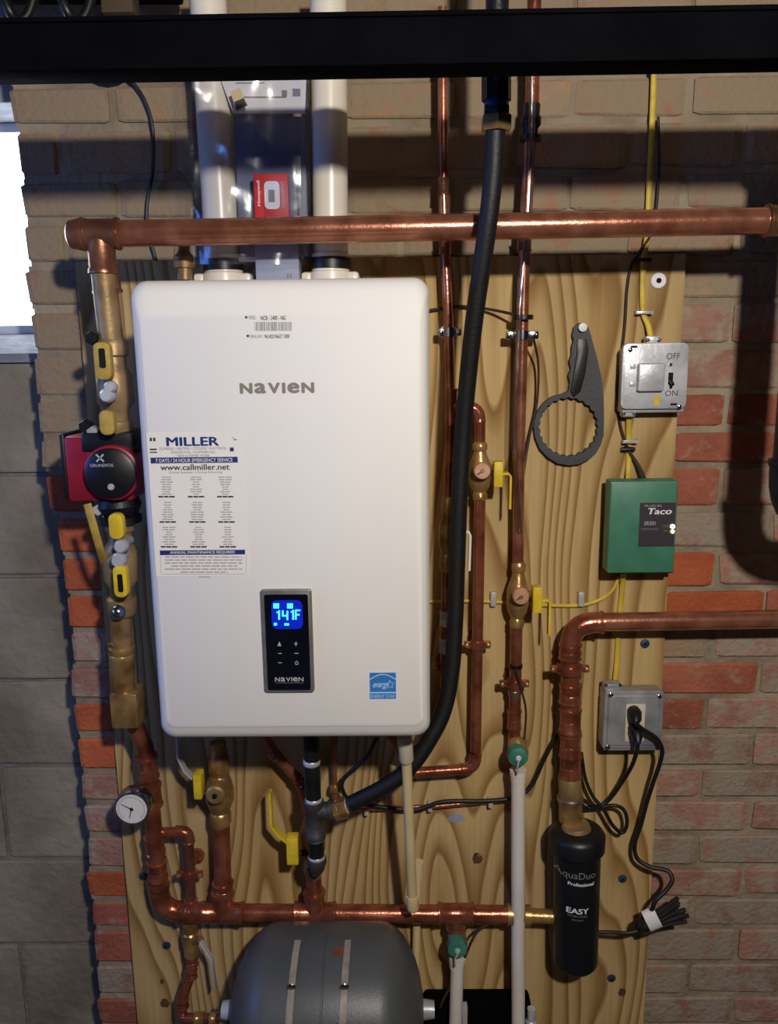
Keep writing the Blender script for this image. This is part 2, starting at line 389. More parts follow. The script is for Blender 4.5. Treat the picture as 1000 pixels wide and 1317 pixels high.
def clamp(px, py, d, rpx, ears, label, m='copper_red', horiz=False):
    """bell hanger: ring round the pipe, two screwed ears and a stand-off to the board"""
    c = at(px, py, d); r = rad(px, py, d, rpx)*1.0; k = sc(px, py, d)
    th = thing('pipe_clamp', label, 'clamp', (c.x, WALL-.0195, c.z))
    ax = Vector((0,0,1)) if not horiz else Vector((1,0,0)); sd = Vector((1,0,0)) if not horiz else Vector((0,0,1))
    h = .008
    bm = lathe(B(), c-ax*h, c+ax*h, [(0, r*1.05), (.02, r*1.22), (.98, r*1.22), (1, r*1.05)])
    obj('ring', bm, m, th)
    for s in (-1, 1):
        e0 = c+sd*s*r*1.0; e1 = c+sd*s*ears*k
        bm = B(); box(bm, e0-ax*h*.9+Vector((0,-.004,0)), e1+ax*h*.9+Vector((0,.004,0)), .002)
        ea = obj('ear', bm, m, th)
        p = c+sd*s*(ears*k-.005)
        obj('screw', lathe(B(), p+Vector((0,-.010,0)), p+Vector((0,.002,0)), [(0,.002),(.1,.0042),(.45,.0042),(.5,.0025),(1,.0025)], 10), 'brass' if m != 'chrome' else 'chrome', ea)
    st = lathe(B(), c+Vector((0,r*.9,0)), Vector((c.x, WALL-.0195, c.z)), [(0,.005),(.8,.005),(.85,.016),(1,.016)], 12)
    obj('stand_off', st, m, th)
    return th

# ================================================================== THE SETTING
wall = bmesh.new(); JX = at(100, 900, 0).x
def relz(h): return CAMZ+h
FLOOR_Z = 0.0
CEIL = 2.45
box(wall, (-.545, WALL+.006, FLOOR_Z), (2.3, WALL+.30, CEIL))
# brick courses: joint heights measured against the eye
joints = [.85,.772,.699,.622,.544,.465,.392,.306,.232,.154,.0766,-.0066,-.09,-.1619,-.2306,-.3173,-.398,-.4771,-.5527,-.6283,-.7051,-.7815,-.8628,-.9332,-1.0102,-1.0903,-1.1643,-1.2358,-1.322,-1.4038,-1.482,-1.56]
jamb = [(17,155),(42,427),(57,590),(74,700),(87,790),(103,1000),(116,1150),(130,1317)]
def jamb_x(z):
    pts = [at(x, y, 0) for x, y in jamb]
    if z >= pts[0].z: return pts[0].x
    for a, b in zip(pts, pts[1:]):
        if b.z <= z <= a.z: return a.x+(b.x-a.x)*(a.z-z)/(a.z-b.z)
    return pts[-1].x
rj = random.Random(4); JL = []
for k in range(len(joints)-1):
    zt, zb = relz(joints[k]), max(relz(joints[k+1]), 0)
    JL.append(jamb_x((zt+zb)/2)+rj.uniform(-.005,.005))
    box(wall, (JL[-1]+.004, WALL+.005, zb), (-.54, WALL+.14, zt))
wall_o = struct(obj('wall_back', wall, 'mortar'))
def brick_mesh(seed):
    rnd = random.Random(seed); bm = bmesh.new(); bmesh.ops.create_cube(bm, size=1)
    for v in bm.verts: v.co += Vector((rnd.uniform(-.018,.018), 0, rnd.uniform(-.05,.05)))
    bmesh.ops.bevel(bm, geom=bm.edges[:], offset=.06, segments=1, affect='EDGES')
    for f in bm.faces: f.smooth = False
    return bm
brick_bms = {}
BR = ['brick_faint','brick_red','brick_orange','brick_pink','brick_brown','brick_washed']
for mname in BR:
    for s in range(4):
        bm = brick_mesh(s); me = bpy.data.meshes.new('brick'); bm.to_mesh(me); bm.free(); me.materials.append(MT[mname]); brick_bms[(mname, s)] = me
right_tone = {10:'pink',11:'pink',12:'red',13:'red',14:'red',15:'brown',16:'orange',17:'orange',18:'washed',19:'red',20:'red',21:'brown',22:'pink',23:'pink',24:'brown',25:'pink',26:'pink',27:'brown',28:'brown',29:'brown',30:'brown'}
left_tone = {10:'faint',11:'faint',12:'faint',13:'faint',14:'orange',15:'orange',16:'orange',17:'orange',18:'pink',19:'pink',20:'orange',21:'orange',22:'pink',23:'pink',24:'pink',25:'orange',26:'red',27:'red',28:'brown',29:'red',30:'brown'}
far = bmesh.new(); PITCH = .205; X979 = at(977, 870, 0).x
for k in range(len(joints)-1):
    zt, zb = relz(joints[k])-.006, relz(joints[k+1])+.006
    if zb < .005: zb = .005
    zc = (zt+zb)/2
    off = X979 if (k % 2 == 1) else X979-.1025
    i = -9; jl = JL[k]; first = True
    while True:
        x0 = off+i*PITCH+random.uniform(-.004,.004)+.006; x1 = off+(i+1)*PITCH-.006; i += 1
        if x0 > 2.0: break
        if x1 < jl+.05: continue
        if first: x0 = jl; first = False
        if x0 > -.56 and x1 < .50 and zt < relz(.13) and zb > 0: continue
        if x0 == jl and zt < relz(.2) and x1 < -.555: x1 = -.555+random.uniform(0,.01)
        y0 = WALL+random.uniform(-.002, .002)
        if x0 > .78 or zb > relz(.68):
            box(far, (x0, y0, zb), (x1, y0+.05, zt), .004, 1); continue
        if x0 > .3 and k in right_tone:
            tn = right_tone[k]
            if x0 > .62: tn = random.choice(['red','brown','pink','brown'] if k < 21 else ['brown','pink','brown'])
        elif x0 < -.56 and k in left_tone: tn = left_tone[k]
        elif k >= 20: tn = random.choice(['brown','pink','red'])
        else: tn = random.choice(['washed','faint','faint','washed','faint']) if x1 > -.1 else 'faint'
        o = bpy.data.objects.new('brick', brick_bms[('brick_'+tn, random.randrange(4))])
        link(o, wall_o, ((x0+x1)/2, y0+.025, zc)); o.scale = (x1-x0, .05, zt-zb)
far_o = obj('distant_bricks', far, 'brick_brown', wall_o, smooth=False); far_o['kind'] = 'stuff'

# left: a recessed block infill with a bright basement window over it
RB = -.15      # block face lies this far behind the brick face
WZ0 = at(30, 452, RB).z; WZ1 = at(8, 150, RB-.10).z; WX1 = at(45, 440, 0).x+.10
bl = bmesh.new(); box(bl, (-2.2, WALL-RB+.008, 0), (-.55, WALL-RB+.2, WZ0-.02))
left_o = struct(obj('wall_left', bl, 'block_joint'))
bz = [at(30, y, RB).z for y in (610, 741, 875, 985, 1105, 1215, 1330)]
rows = [WZ0-.02]+bz+[0.0]
bmesh_cache = []
for s in range(3):
    bm = bmesh.new(); bmesh.ops.create_cube(bm, size=1)
    bmesh.ops.bevel(bm, geom=bm.edges[:], offset=.02, segments=1, affect='EDGES')
    me = bpy.data.meshes.new('block'); bm.to_mesh(me); bm.free(); me.materials.append(MT['block']); bmesh_cache.append(me)
for k in range(len(rows)-1):
    zt, zb = rows[k]-.005, rows[k+1]+.005
    if zt-zb < .03: continue
    for i in range(-4, 2):
        x0 = -.92+i*.40+(.2 if k % 2 else 0)+.005; x1 = x0+.39
        if x0 > -.60: continue
        x1 = min(x1, -.56)
        o = bpy.data.objects.new('block', bmesh_cache[k % 3]); link(o, left_o, ((x0+x1)/2, WALL-RB+.03+random.uniform(-.002,.002), (zt+zb)/2)); o.scale = (x1-x0, .06, zt-zb)
bm = bmesh.new(); box(bm, (-2.2, WALL-RB, WZ1), (-.55, WALL-RB+.2, CEIL)); struct(obj('trim_1', bm, 'sill'))
sl = bmesh.new()
za = at(25, 430, RB-.13).z
yb = WALL-RB+.14; yf = WALL-RB-.012
vs = [(yf, WZ0-.022), (yb, WZ0-.022), (yb, za), (yf+.02, WZ0+.0), (yf, WZ0-.004)]
f1 = [sl.verts.new((-2.2, y, z)) for y, z in vs]; f2 = [sl.verts.new((-.56, y, z)) for y, z in vs]
sl.faces.new(f1); sl.faces.new(f2[::-1])
for i in range(5): sl.faces.new((f1[i], f1[(i+1)%5], f2[(i+1)%5], f2[i]))
win = bmesh.new()
wy = WALL-RB+.145
fx0, fx1 = -1.55, -.56
for lo, hi in (((fx0, wy, za), (fx0+.04, wy+.03, WZ1)), ((fx1-.03, wy, za), (fx1, wy+.03, WZ1)), ((fx0, wy, za), (fx1, wy+.03, za+.02)), ((fx0, wy, WZ1-.02), (fx1, wy+.03, WZ1)), ((-1.06, wy, za), (-1.03, wy+.03, WZ1))):
    box(win, lo, hi, .003)
win_o = struct(obj('window_1', win, 'window_frame'))
struct(obj('window_sill', sl, 'sill', win_o, smooth=False))
for xa, xb in ((fx0+.04, -1.06), (-1.03, fx1-.03)):
    bm = bmesh.new(); box(bm, (xa, wy+.012, za+.02), (xb, wy+.018, WZ1-.02)); obj('pane', bm, 'daylight', win_o)
bm = bmesh.new(); box(bm, (-2.2, WALL-RB+.02, za-.3), (fx0, wy+.05, WZ1)); struct(obj('trim_2', bm, 'sill'))
# side wall; its unseen glowing window is added to cool the shadows
bm = bmesh.new()
SX_ = -2.4
for lo, hi in (((SX_-.2,-3.2,0),(SX_,-.1,CEIL)), ((SX_-.2,1.0,0),(SX_,WALL+.1,CEIL)), ((SX_-.2,-.1,0),(SX_,1.0,1.45)), ((SX_-.2,-.1,2.15),(SX_,1.0,CEIL))): box(bm, lo, hi)
struct(obj('wall_side', bm, 'block_joint'))
bm = bmesh.new()
for lo, hi in (((SX_-.1,-.1,1.45),(SX_-.06,-.06,2.15)), ((SX_-.1,.96,1.45),(SX_-.06,1.0,2.15)), ((SX_-.1,-.1,1.45),(SX_-.06,1.0,1.49)), ((SX_-.1,-.1,2.11),(SX_-.06,1.0,2.15))): box(bm, lo, hi, .003)
w2_ = struct(obj('added_window', bm, 'window_frame'))
bm = bmesh.new(); box(bm, (SX_-.085,-.06,1.49), (SX_-.08,.96,2.11)); obj('pane', bm, 'fill_pane', w2_)  # unseen emitting pane added as blue fill
bm = bmesh.new(); box(bm, (-2.4, -3.2, -.1), (2.4, WALL+.2, 0)); struct(obj('floor', bm, 'floor'))
bm = bmesh.new(); box(bm, (-2.4, -3.2, CEIL), (2.4, WALL+.3, CEIL+.1)); struct(obj('ceiling', bm, 'wood'))

# black steel beam running in front of everything, with its bottom lip
BD = .485
zb_, zt_ = at(500, 85, BD).z, at(500, 15, BD).z
beam = thing('steel_beam', 'long matte black steel beam running above the water heater', 'beam', (0, WALL-BD, zb_))
bm = B(); box(bm, (-1.6, WALL-BD, zb_+.004), (1.9, WALL-BD+.012, zt_-.004), .001); obj('web', bm, 'black_matte', beam)
bm = B(); box(bm, (-1.6, WALL-BD-.006, zb_), (1.9, WALL-BD+.05, zb_+.006), .0015); obj('bottom_flange', bm, 'black_matte', beam)
bm = B(); box(bm, (-1.6, WALL-BD-.004, zt_-.006), (1.9, WALL-.295, zt_), .0015); obj('top_flange', bm, 'black_matte', beam)  # unseen depth behind the web, shaped to thicken the beam's shadow
for px, lb in ((10, 'black cable loop hanging over the beam nearest the window'), (84, 'second black cable loop from the window over the beam')):
    bm = sweep(B(), spline([at(px-40, -60, .14), at(px-14, -22, .15), at(px+1, 12, .155), at(px+14, 27, .14), at(px+30, 10, .13), at(px+44, -60, .12)], 6), .008, 12)
    tag(obj('cable_loop', bm, 'black'), lb, 'cable', 'cable loops over the beam')
tag(obj('conduit', sweep(B(), [at(-160, -12, .07), at(232, -12, .07)], .020, 16), 'black_matte'), 'thick black conduit running behind the top edge of the beam', 'conduit')
bm = B(); pbox(bm, 128, -30, 170, 16, .08, .12, .004); tag(obj('wood_block', bm, 'wood'), 'pale wooden block behind the top of the black beam', 'block')

# ================================================================== PLYWOOD BOARD
PX0, PX1 = at(97, 345, .019).x, at(882, 325, .019).x; PZ1 = at(600, 330, .019).z; PZ0 = .10
ply = thing('plywood_board', 'tall plywood mounting board with wavy grain screwed to the brick wall', 'board', ((PX0+PX1)/2, WALL-.01, PZ0))
bm = B(); box(bm, (PX0, WALL-.019, PZ0), (PX1, WALL-.0172, PZ1)); obj('face_veneer', bm, 'plywood', ply)
bm = B(); box(bm, (PX0+.0004, WALL-.0172, PZ0), (PX1-.0004, WALL-.003, PZ1-.0004)); obj('core', bm, 'ply_edge', ply)
for px, py in ((829,828),(800,1130),(786,1258),(214,1216),(184,1127)):
    c = at(px, py, .0195); o = obj('screw', lathe(B(), c+Vector((0,-.003,0)), c+Vector((0,.006,0)), [(0,.006),(.1,.0085),(.4,.0095),(.5,.003),(1,.003)], 14), 'screw_blue', ply)
    obj('recess', lathe(B(), c+Vector((0,-.0034,0)), c+Vector((0,.0,0)), [(0,.0032),(1,.0032)], 8), 'hole', o)
for px, py, r in ((613,1104,.011),(212,1290,.010),(208,1262,.005),(800,1276,.009)):
    c = at(px, py, .0192); bm = B(); t = bmesh.new(); bmesh.ops.create_circle(t, cap_ends=True, radius=1, segments=14)
    for v in t.verts: a = math.atan2(v.co.y, v.co.x); v.co = c+Vector((math.cos(a)*r*random.uniform(.8,1.1), -.0003, math.sin(a)*r*1.25*random.uniform(.8,1.1)))
    merge(bm, t); obj('knot', bm, 'knot', ply)
c = at(616,1100,.0196); bm = B(); ball(bm, c, .0045, 1, (1,.3,1)); obj('knot_chip', bm, 'brass_dull', ply)
c = at(586,1052,.0194); bm = B(); prism(bm, [(c.x+math.cos(R(a))*.019*(1 if math.sin(R(a))<.2 else .8), c.z+math.sin(R(a))*.009) for a in range(0,360,24)], WALL-.0194, WALL-.0188); obj('paint_patch', bm, 'patch', ply)
c = at(846,361,.0195)
wsh = thing('washer', 'round white washer screwed to the plywood near its top corner', 'washer', c)
obj('disc', lathe(B(), c+Vector((0,-.004,0)), c, [(0,.0125),(.4,.0142),(1,.0142)], 24), 'white_dot', wsh)
obj('screw_head', lathe(B(), c+Vector((0,-.006,0)), c, [(0,.003),(.2,.0048),(1,.0048)], 12), 'hole', wsh)

# ================================================================== WATER HEATER
HF = .355                                    # front of the cover
hx0, hx1 = at(157, 371, HF).x, at(553, 640, HF).x; hx0 = (at(157, 371, HF).x+at(205, 945, HF).x)/2
hz1, hz0 = at(355, 357, HF).z, at(380, 957, HF).z
heater = thing('water_heater', 'large white wall-hung tankless water heater with a blue lit display', 'water heater', ((hx0+hx1)/2, WALL-.03, hz0))
bm = B(); box(bm, (hx0+.012, WALL-.30, hz0+.012), (hx1-.012, WALL-.022, hz1-.010), .008); obj('casing', bm, 'white', heater)
bm = B()
def ring_(ins, y, r):
    l, rr, b, t = ins
    return [bm.verts.new((x, y, z)) for x, z in rrect(hx0+l, hx1-rr, hz0+b, hz1-t, r, 8)]
yf = WALL-HF
rings = [ring_((.004,.004,.004,.004), yf+.075, .022), ring_((0,0,0,0), yf+.055, .024), ring_((0,0,0,0), yf+.030, .024),
         ring_((.002,.002,.003,.003), yf+.020, .024), ring_((.006,.005,.009,.009), yf+.011, .024), ring_((.011,.008,.018,.019), yf+.0055, .022),
         ring_((.015,.011,.027,.032), yf+.0028, .018), ring_((.0165,.012,.0295,.046), yf+.0015, .016), ring_((.019,.014,.032,.050), yf, .014)]
for a, b in zip(rings, rings[1:]):
    for i in range(len(a)): bm.faces.new((a[i], a[(i+1)%len(a)], b[(i+1)%len(a)], b[i]))
bm.faces.new(rings[-1]); bm.faces.new(rings[0][::-1])
cover = obj('front_cover', bm, 'white', heater, sharp=60)
PR = HF+.0006                                # print plane
text('NaVIeN', 308, 492, 404, 506, PR, 'gray_ink', heater, 'maker_wordmark', .05, equal=True)
ml = text('MODEL :', 320, 406, 330, 410.5, PR, 'mid_ink', heater, 'model_label')
text('NCB - 240E - NG', 335, 406, 367, 411.5, PR, 'dark_ink', ml, 'lettering', .01)
text('SERIAL NO :', 321, 430.5, 338, 434.5, PR, 'mid_ink', ml, 'lettering')
text('961402196627 1000', 340, 430, 372, 435, PR, 'dark_ink', ml, 'lettering', .01)
printed([(315,406.5,318,409.5), (317,430.5,320,433.5)], PR, 'dark_ink', ml, 'bullets')
rb = random.Random(3); bars = []; x = 327.5
while x < 375:
    w = rb.choice((.5,.7,1.0)); bars.append((x, 414, x+w, 425.5)); x += w+rb.choice((.6,.8,1.1))
printed(bars, PR, 'mid_ink', ml, 'barcode')
# service sticker
SX = lambda y: 193.5+(y-560)*.0785
st = text('MILLER', 213.5, 562, 281.5, 573.5, PR, 'navy', heater, 'service_sticker', .035)
bm = B(); a = at(191, 640, HF+.0003); b = at(317, 640, HF+.0003); a.x = at(196, 650, HF).x-.002
box(bm, (a.x, WALL-HF-.0003, at(255, 741, HF).z), (at(318, 650, HF).x, WALL-HF+.0001, at(255, 556, HF).z)); obj('sheet', bm, 'white', st)
def sp(x, y): return x
text('PLUMBING • HEATING • COOLING • ELECTRICAL', 205, 575, 291, 578.5, PR, 'mid_ink', st)
text('RESIDENTIAL • COMMERCIAL', 220, 580, 277, 583, PR, 'mid_ink', st)
text('NEW & REPAIR WORK', 228, 584.5, 270, 587.5, PR, 'mid_ink', st)
bm = B(); pbox(bm, 193.5, 588, 305.5, 595.5, HF+.0003, HF+.0006); obj('banner', bm, 'navy', st)
text('7 DAYS / 24 HOUR EMERGENCY SERVICE', 200, 589.5, 299, 594.3, PR+.0003, 'paper', st, bold=.015)
text('www.callmiller.net', 206, 597, 295, 604.5, PR, 'dark_ink', st, bold=.02)
text('Online Specials • Online Financing', 217, 606, 285.5, 609.5, PR, 'mid_ink', st)
fp = []; ph = []; rb = random.Random(11)
for bx, (ya, yb_) in enumerate(((613,641.5),(645.5,674),(677.5,706))):
    for cxx in (214, 252, 289.5):
        cx = cxx+(ya-613)*.05; y = ya
        for k in range(8):
            w = rb.uniform(3.5, 8.5)
            fp.append((cx-w, y, cx-w*.1, y+1.5)); fp.append((cx+.2, y, cx+w, y+1.5)); y += 3.1
        ph.append((cx-10.5, y, cx-4.3, y+2)); ph.append((cx-3.4, y, cx+2.6, y+2)); ph.append((cx+3.5, y, cx+10.5, y+2))
printed(fp, PR, 'soft_ink', st)['kind'] = 'stuff'; printed(ph, PR, 'dark_ink', st, 'phone_lines')['kind'] = 'stuff'
bm = B(); pbox(bm, 205.5, 707.5, 315, 713.5, HF+.0003, HF+.0006); obj('banner', bm, 'navy', st)
text('ANNUAL MAINTENANCE REQUIRED', 218.5, 708.5, 302, 712.6, PR+.0003, 'paper', st, bold=.02)
fp = []
for k in range(6):
    y = 715.5+k*3.9; x = 212+(0 if k not in (3,5) else 8 if k == 3 else 20); xe = 311-(0 if k not in (3,5) else 6 if k == 3 else 18)
    while x < xe: w = rb.uniform(5, 12); fp.append((x, y, min(x+w, xe), y+1.7)); x += w+1.6
for y0, y1, x0, x1 in ((714,737,206.4,206.9),(714,737,316.4,316.9)): fp.append((x0,y0,x1,y1))
fp.append((208,738,315,738.6)); printed(fp, PR, 'soft_ink', st)['kind'] = 'stuff'
text('FW0704-ER', 256, 741, 270, 743.2, PR, 'mid_ink', st, 'form_number')
printed([(192.5,563,195.3,567.5),(196.8,563,199.8,567.5),(192.5,577,201.5,579),(192.5,581,202,582.5),(295.5,575.5,300.5,580.5),(300,565,304.5,566),(297.5,562.8,302,563.4)], PR, 'dark_ink', st, 'trade_emblems')
# control panel
bm = B(); c0 = at(335.5, 757, HF); c1 = at(405.5, 890, HF)
pa = at(338, 823, HF); pb = at(403, 823, HF)
X0, X1, Z0, Z1 = at(337.5, 823, HF).x, at(402.8, 823, HF).x, at(370, 889, HF).z, at(370, 757, HF).z
panel = obj('control_panel', prism(B(), rrect(X0, X1, Z0, Z1, .005, 4), WALL-HF-.006, WALL-HF+.002, .002), 'bezel', heater, label='silver bezel round a black touch panel')
Y2 = WALL-HF-.0066; obj('touch_screen', prism(B(), rrect(X0+.0062, X1-.0058, Z0+.0045, Z1-.0075, .003, 4), Y2, WALL-HF), 'screen', panel)
SD = HF+.0069
bm = B(); pa_, pb_ = at(349,790,HF+.0067), at(389,790,HF+.0067); prism(bm, rrect(pa_.x, pb_.x, at(369,809,HF+.0067).z, at(369,772,HF+.0067).z, .009, 5), WALL-HF-.0067, WALL-HF-.006); obj('backlight', bm, 'glow', panel)
ic = []
for x0, y0, x1, y1 in ((351.3,776,358.8,782.5),(369,776,376.5,782.5),(352,801,356,804.5),(365.5,801.5,371.5,804.5)): ic.append((x0,y0,x1,y1))
for q in ic: printed([q], SD, 'digit', panel, 'status_icon')
dg = [(357.5,785,360,797),(355.5,786.5,357.5,788.5),(362.3,785,364.6,792.5),(362.3,790.8,370,793),(368.2,785.5,370.5,797.5),(375.6,784.5,378,797),(373.8,786,375.6,788),(379.2,784.5,381.3,797),(379.2,784,386,786),(379.2,789.6,385,791.6)]
printed(dg, SD, 'digit', panel, 'temperature_digits')
pr = [(357.8,827.5,360.4,829),(358.4,825.5,359.8,827.5),(356.9,829,361.3,831), (379.9,825.3,380.9,831),(378.2,827.6,382.6,828.6),(357.5,840,362,840.8),(378.5,839.8,383.5,840.8),(357.5,852,362.5,852.8),
      (379.2,851,380,854.5),(382.6,851,383.4,854.5),(379.6,854.2,383,855),(380.9,849.5,381.7,852)]
printed(pr, SD, 'logo_gray', panel, 'key_symbols')
text('NaVIeN', 353.5, 871, 390, 876.5, SD, 'logo_gray', panel, 'maker_wordmark', .02, equal=True)
printed([(354,878,390,878.5)], SD, 'gray_ink', panel, 'underline')
# blue efficiency sticker
es = obj('efficiency_sticker', pbox(B(), 474.5, 864.5, 509.5, 899.5, HF, HF+.0003), 'pale_blue', heater, label='small blue square efficiency sticker')
bm = B(); pbox(bm, 475.3, 865.3, 508.8, 890, HF+.0003, HF+.0005); obj('blue_field', bm, 'sticker_blue', es)
bm = B(); pbox(bm, 475.3, 891.6, 508.8, 898.8, HF+.0003, HF+.0005); obj('blue_band', bm, 'sticker_blue', es)
arc = [at(475.6+33*t/12, 876-8.6*math.sin(math.pi*(.08+.84*t/12)), HF+.0006) for t in range(13)]
obj('globe_arc', sweep(B(), arc, 1.0, prof=rect(.0013,.0003)), 'pale_blue', es)
star = []
for k in range(11):
    a = R(90+36*k+6); q = 5.6 if k % 2 == 0 else 2.5; star.append(at(501.5+q*math.cos(a), 880.3-q*math.sin(a), HF+.0007))
obj('star', sweep(B(), star, 1.0, prof=rect(.0009,.0003)), 'pale_blue', es)
text('energy', 477.5, 878.5, 497.5, 886.5, HF+.0006, 'pale_blue', es, 'lettering', .01, shear=.004)
text('ENERGY STAR', 476.5, 893.2, 507.5, 897.6, HF+.0006, 'pale_blue', es)

# vent collars on the heater's top and the two vent pipes
for i, (xc, xt, lb) in enumerate(((288, 272, 'white plastic vent pipe nearer the window, veiled by the clear bag'), (425, 423, 'white plastic vent pipe nearer the black hose, beside the papers'))):
    d = .10; rv = .0302
    base = at(xc, 352, d); z0 = hz1-.014
    top = at(xt, 84, d); topx = top.x+(top.x-base.x)*.2
    bz_ = Vector((base.x, base.y, z0)); tz = Vector((base.x+(top.x-base.x)*1.25, base.y, top.z+.12))
    v = thing('vent_pipe', lb, 'pipe', bz_+Vector((0,0,.03)))
    ax = (tz-bz_).normalized()
    obj('pipe', sweep(B(), [bz_+ax*.02, tz], rv, 28), 'pvc', v)
    # collar belongs to the heater
    k = sc(xc, 345, d)
    col = obj('vent_collar', lathe(B(), bz_, bz_+Vector((0,0,.072)), [(0,rv*1.34),(.35,rv*1.30),(.58,rv*1.22),(.60,rv*1.08),(1,rv*1.08)], 28), 'pvc', heater)
    obj('hose_band', lathe(B(), bz_+ax*.046, bz_+ax*.066, [(0,rv*1.05),(.05,rv*1.14),(.95,rv*1.14),(1,rv*1.05)], 28), 'black', col)
    for s in (-1, 1):
        bm = B(); x = bz_.x+s*rv*1.32; box(bm, (x-.010, bz_.y-.02, z0), (x+.010, bz_.y+.02, z0+.042), .006); obj('lug', bm, 'pvc', col)
    for s in (-1, 1):
        c = bz_+Vector((s*.056, -.01, .030)); obj('wing_screw', ball(B(), c, .006, 1), 'chrome', col)

# ================================================================== PLUMBING: header along the top
UPV, DN, RTV, LF, OUT = Vector((0,0,1)), Vector((0,0,-1)), Vector((1,0,0)), Vector((-1,0,0)), Vector((0,-1,0))
hd = .21; hr = .0208
a = at(129, 301, hd); b = at(996, 284, hd)
hp = thing('copper_header_pipe', 'long thick horizontal copper pipe crossing above the water heater', 'pipe', (a.x, a.y, a.z))
ax = (b-a).normalized()
tee(hp, a, ax, DN, hr, .062, .062, hr*.92, 'copper_dull')
pipe(hp, [a+ax*.03, b], hr, 'copper')
obj('end_cap', lathe(B(), a-ax*.052, a-ax*.02, [(0,hr*.7),(.15,hr*1.05),(.6,hr*1.18),(1,hr*1.18)]), 'copper_dull', hp)
coupling(hp, b+ax*.01, ax, hr, .05, 'copper_dull')

# vertical leg from the header through the pump, beside the heater
def valve_body(parent, p, q, rb_, m='brass', name='body'):
    return obj(name, lathe(B(), p, q, [(0,rb_*.72),(.05,rb_*.86),(.16,rb_*.86),(.18,rb_*.66),(.28,rb_*.7),(.36,rb_*1.0),(.64,rb_*1.0),(.72,rb_*.7),(.82,rb_*.66),(.84,rb_*.86),(.95,rb_*.86),(1,rb_*.72)]), m, parent)
cd = .20
top = at(132, 350, cd); bot = at(148, 560, cd)
lp = thing('brass_riser_pipe', 'dull brass riser pipe beside the heater dropping from the copper header', 'pipe', bot)
ta = a+DN*.055
pipe(lp, [ta, at(143, 440, cd)], hr*.95, 'brass_dull')
coupling(lp, at(136, 357, cd), (at(144,440,cd)-ta), hr*.95, .05, 'copper_dull')
iv = thing('isolation_valve', 'brass pump flange valve with two yellow handles above the red pump', 'valve', at(150, 560, cd))
valve_body(iv, at(144, 436, cd), at(152, 562, cd), .030, 'brass_dull')
def loop_handle(parent, x0, y0, x1, y1, d, slot, m='yellow_dull'):
    A = at(x0, (y0+y1)/2, d); Bq = at(x1, (y0+y1)/2, d); zt = at((x0+x1)/2, y0, d).z; zb = at((x0+x1)/2, y1, d).z
    bm = prism(B(), rrect(A.x, Bq.x, zb, zt, min((Bq.x-A.x)*.42, .010), 5), WALL-d, WALL-d+.014, .003)
    h = obj('handle', bm, m, parent)
    if slot:
        w = Bq.x-A.x; s0, s1 = slot
        obj('slot', prism(B(), rrect(A.x+w*.34, Bq.x-w*.28, zb+(zt-zb)*s0, zb+(zt-zb)*s1, .003, 3), WALL-d-.0006, WALL-d+.002), 'black', h)
    return h
loop_handle(iv, 120, 440, 142, 489, cd+.062, (.32,.84))
loop_handle(iv, 127, 528, 146, 560, cd+.060, None)
for px, py, r in ((137,509,.012),(141,498,.010)):
    c = at(px, py, cd+.05); obj('stem', lathe(B(), c+OUT*.006, c-OUT*.05, [(0,r*.7),(.1,r),(.3,r),(.32,r*.6),(1,r*.6)], 12), 'steel', iv)
for px, py in ((119,435),(111,548),(121,556)):
    c = at(px, py, cd+.012); hexnut(iv, c, OUT, .011, .02, 'black_iron' if px < 120 else 'steel', 'bolt')

pd = .19
pump = thing('circulator_pump', 'red and black circulator pump with a round black face beside the heater', 'pump', at(140, 650, pd))
bm = B(); pbox(bm, 84, 561, 168, 645, pd-.06, pd+.03, .006); obj('housing', bm, 'pump_red', pump)
bm = B(); pbox(bm, 78.5, 558, 85, 643, pd-.07, pd+.028, .003); obj('side_plate', bm, 'black', pump)
bm = B(); pbox(bm, 103, 556, 178, 582, pd-.05, pd+.036, .006); obj('terminal_cover', bm, 'black', pump)
fc = at(142, 609, pd+.06)
obj('face_rim', lathe(B(), fc+OUT*-.004, fc-OUT*.05, [(0,.042),(.05,.0455),(1,.0455)], 32), 'pump_red', pump)
face = obj('face', lathe(B(), fc+OUT*.003, fc-OUT*.05, [(0,.037),(.06,.0415),(1,.0415)], 32), 'black', pump)
bm = B()
for s in (-1, 1): sweep(bm, [fc+OUT*.0034+Vector((-.014+s*.006,0,.032)), fc+OUT*.0034+Vector((-.014-s*.006,0,.020))], 1.0, prof=rect(.0028,.0005))
obj('emblem', bm, 'logo_gray', face, smooth=False)
a_ = fc.x-.031; obj('lettering', fit(glyphs('GRUNDFOS', .01), a_, fc.z+.0115, a_+.038, fc.z+.0165, WALL-pd-.0636), 'logo_gray', face, smooth=False)
obj('vent_screw', lathe(B(), fc+OUT*.006+Vector((0,0,-.022)), fc-OUT*.002+Vector((0,0,-.022)), [(0,.004),(.3,.006),(1,.006)], 12), 'steel', face)
obj('volute', lathe(B(), at(152,640,pd), at(156,672,pd), [(0,.034),(.3,.038),(.7,.030),(.75,.036),(1,.036)]), 'black_iron', pump)
for px, py in ((128,655),(140,660)): hexnut(pump, at(px, py, pd+.012), OUT, .010, .02, 'steel', 'bolt')

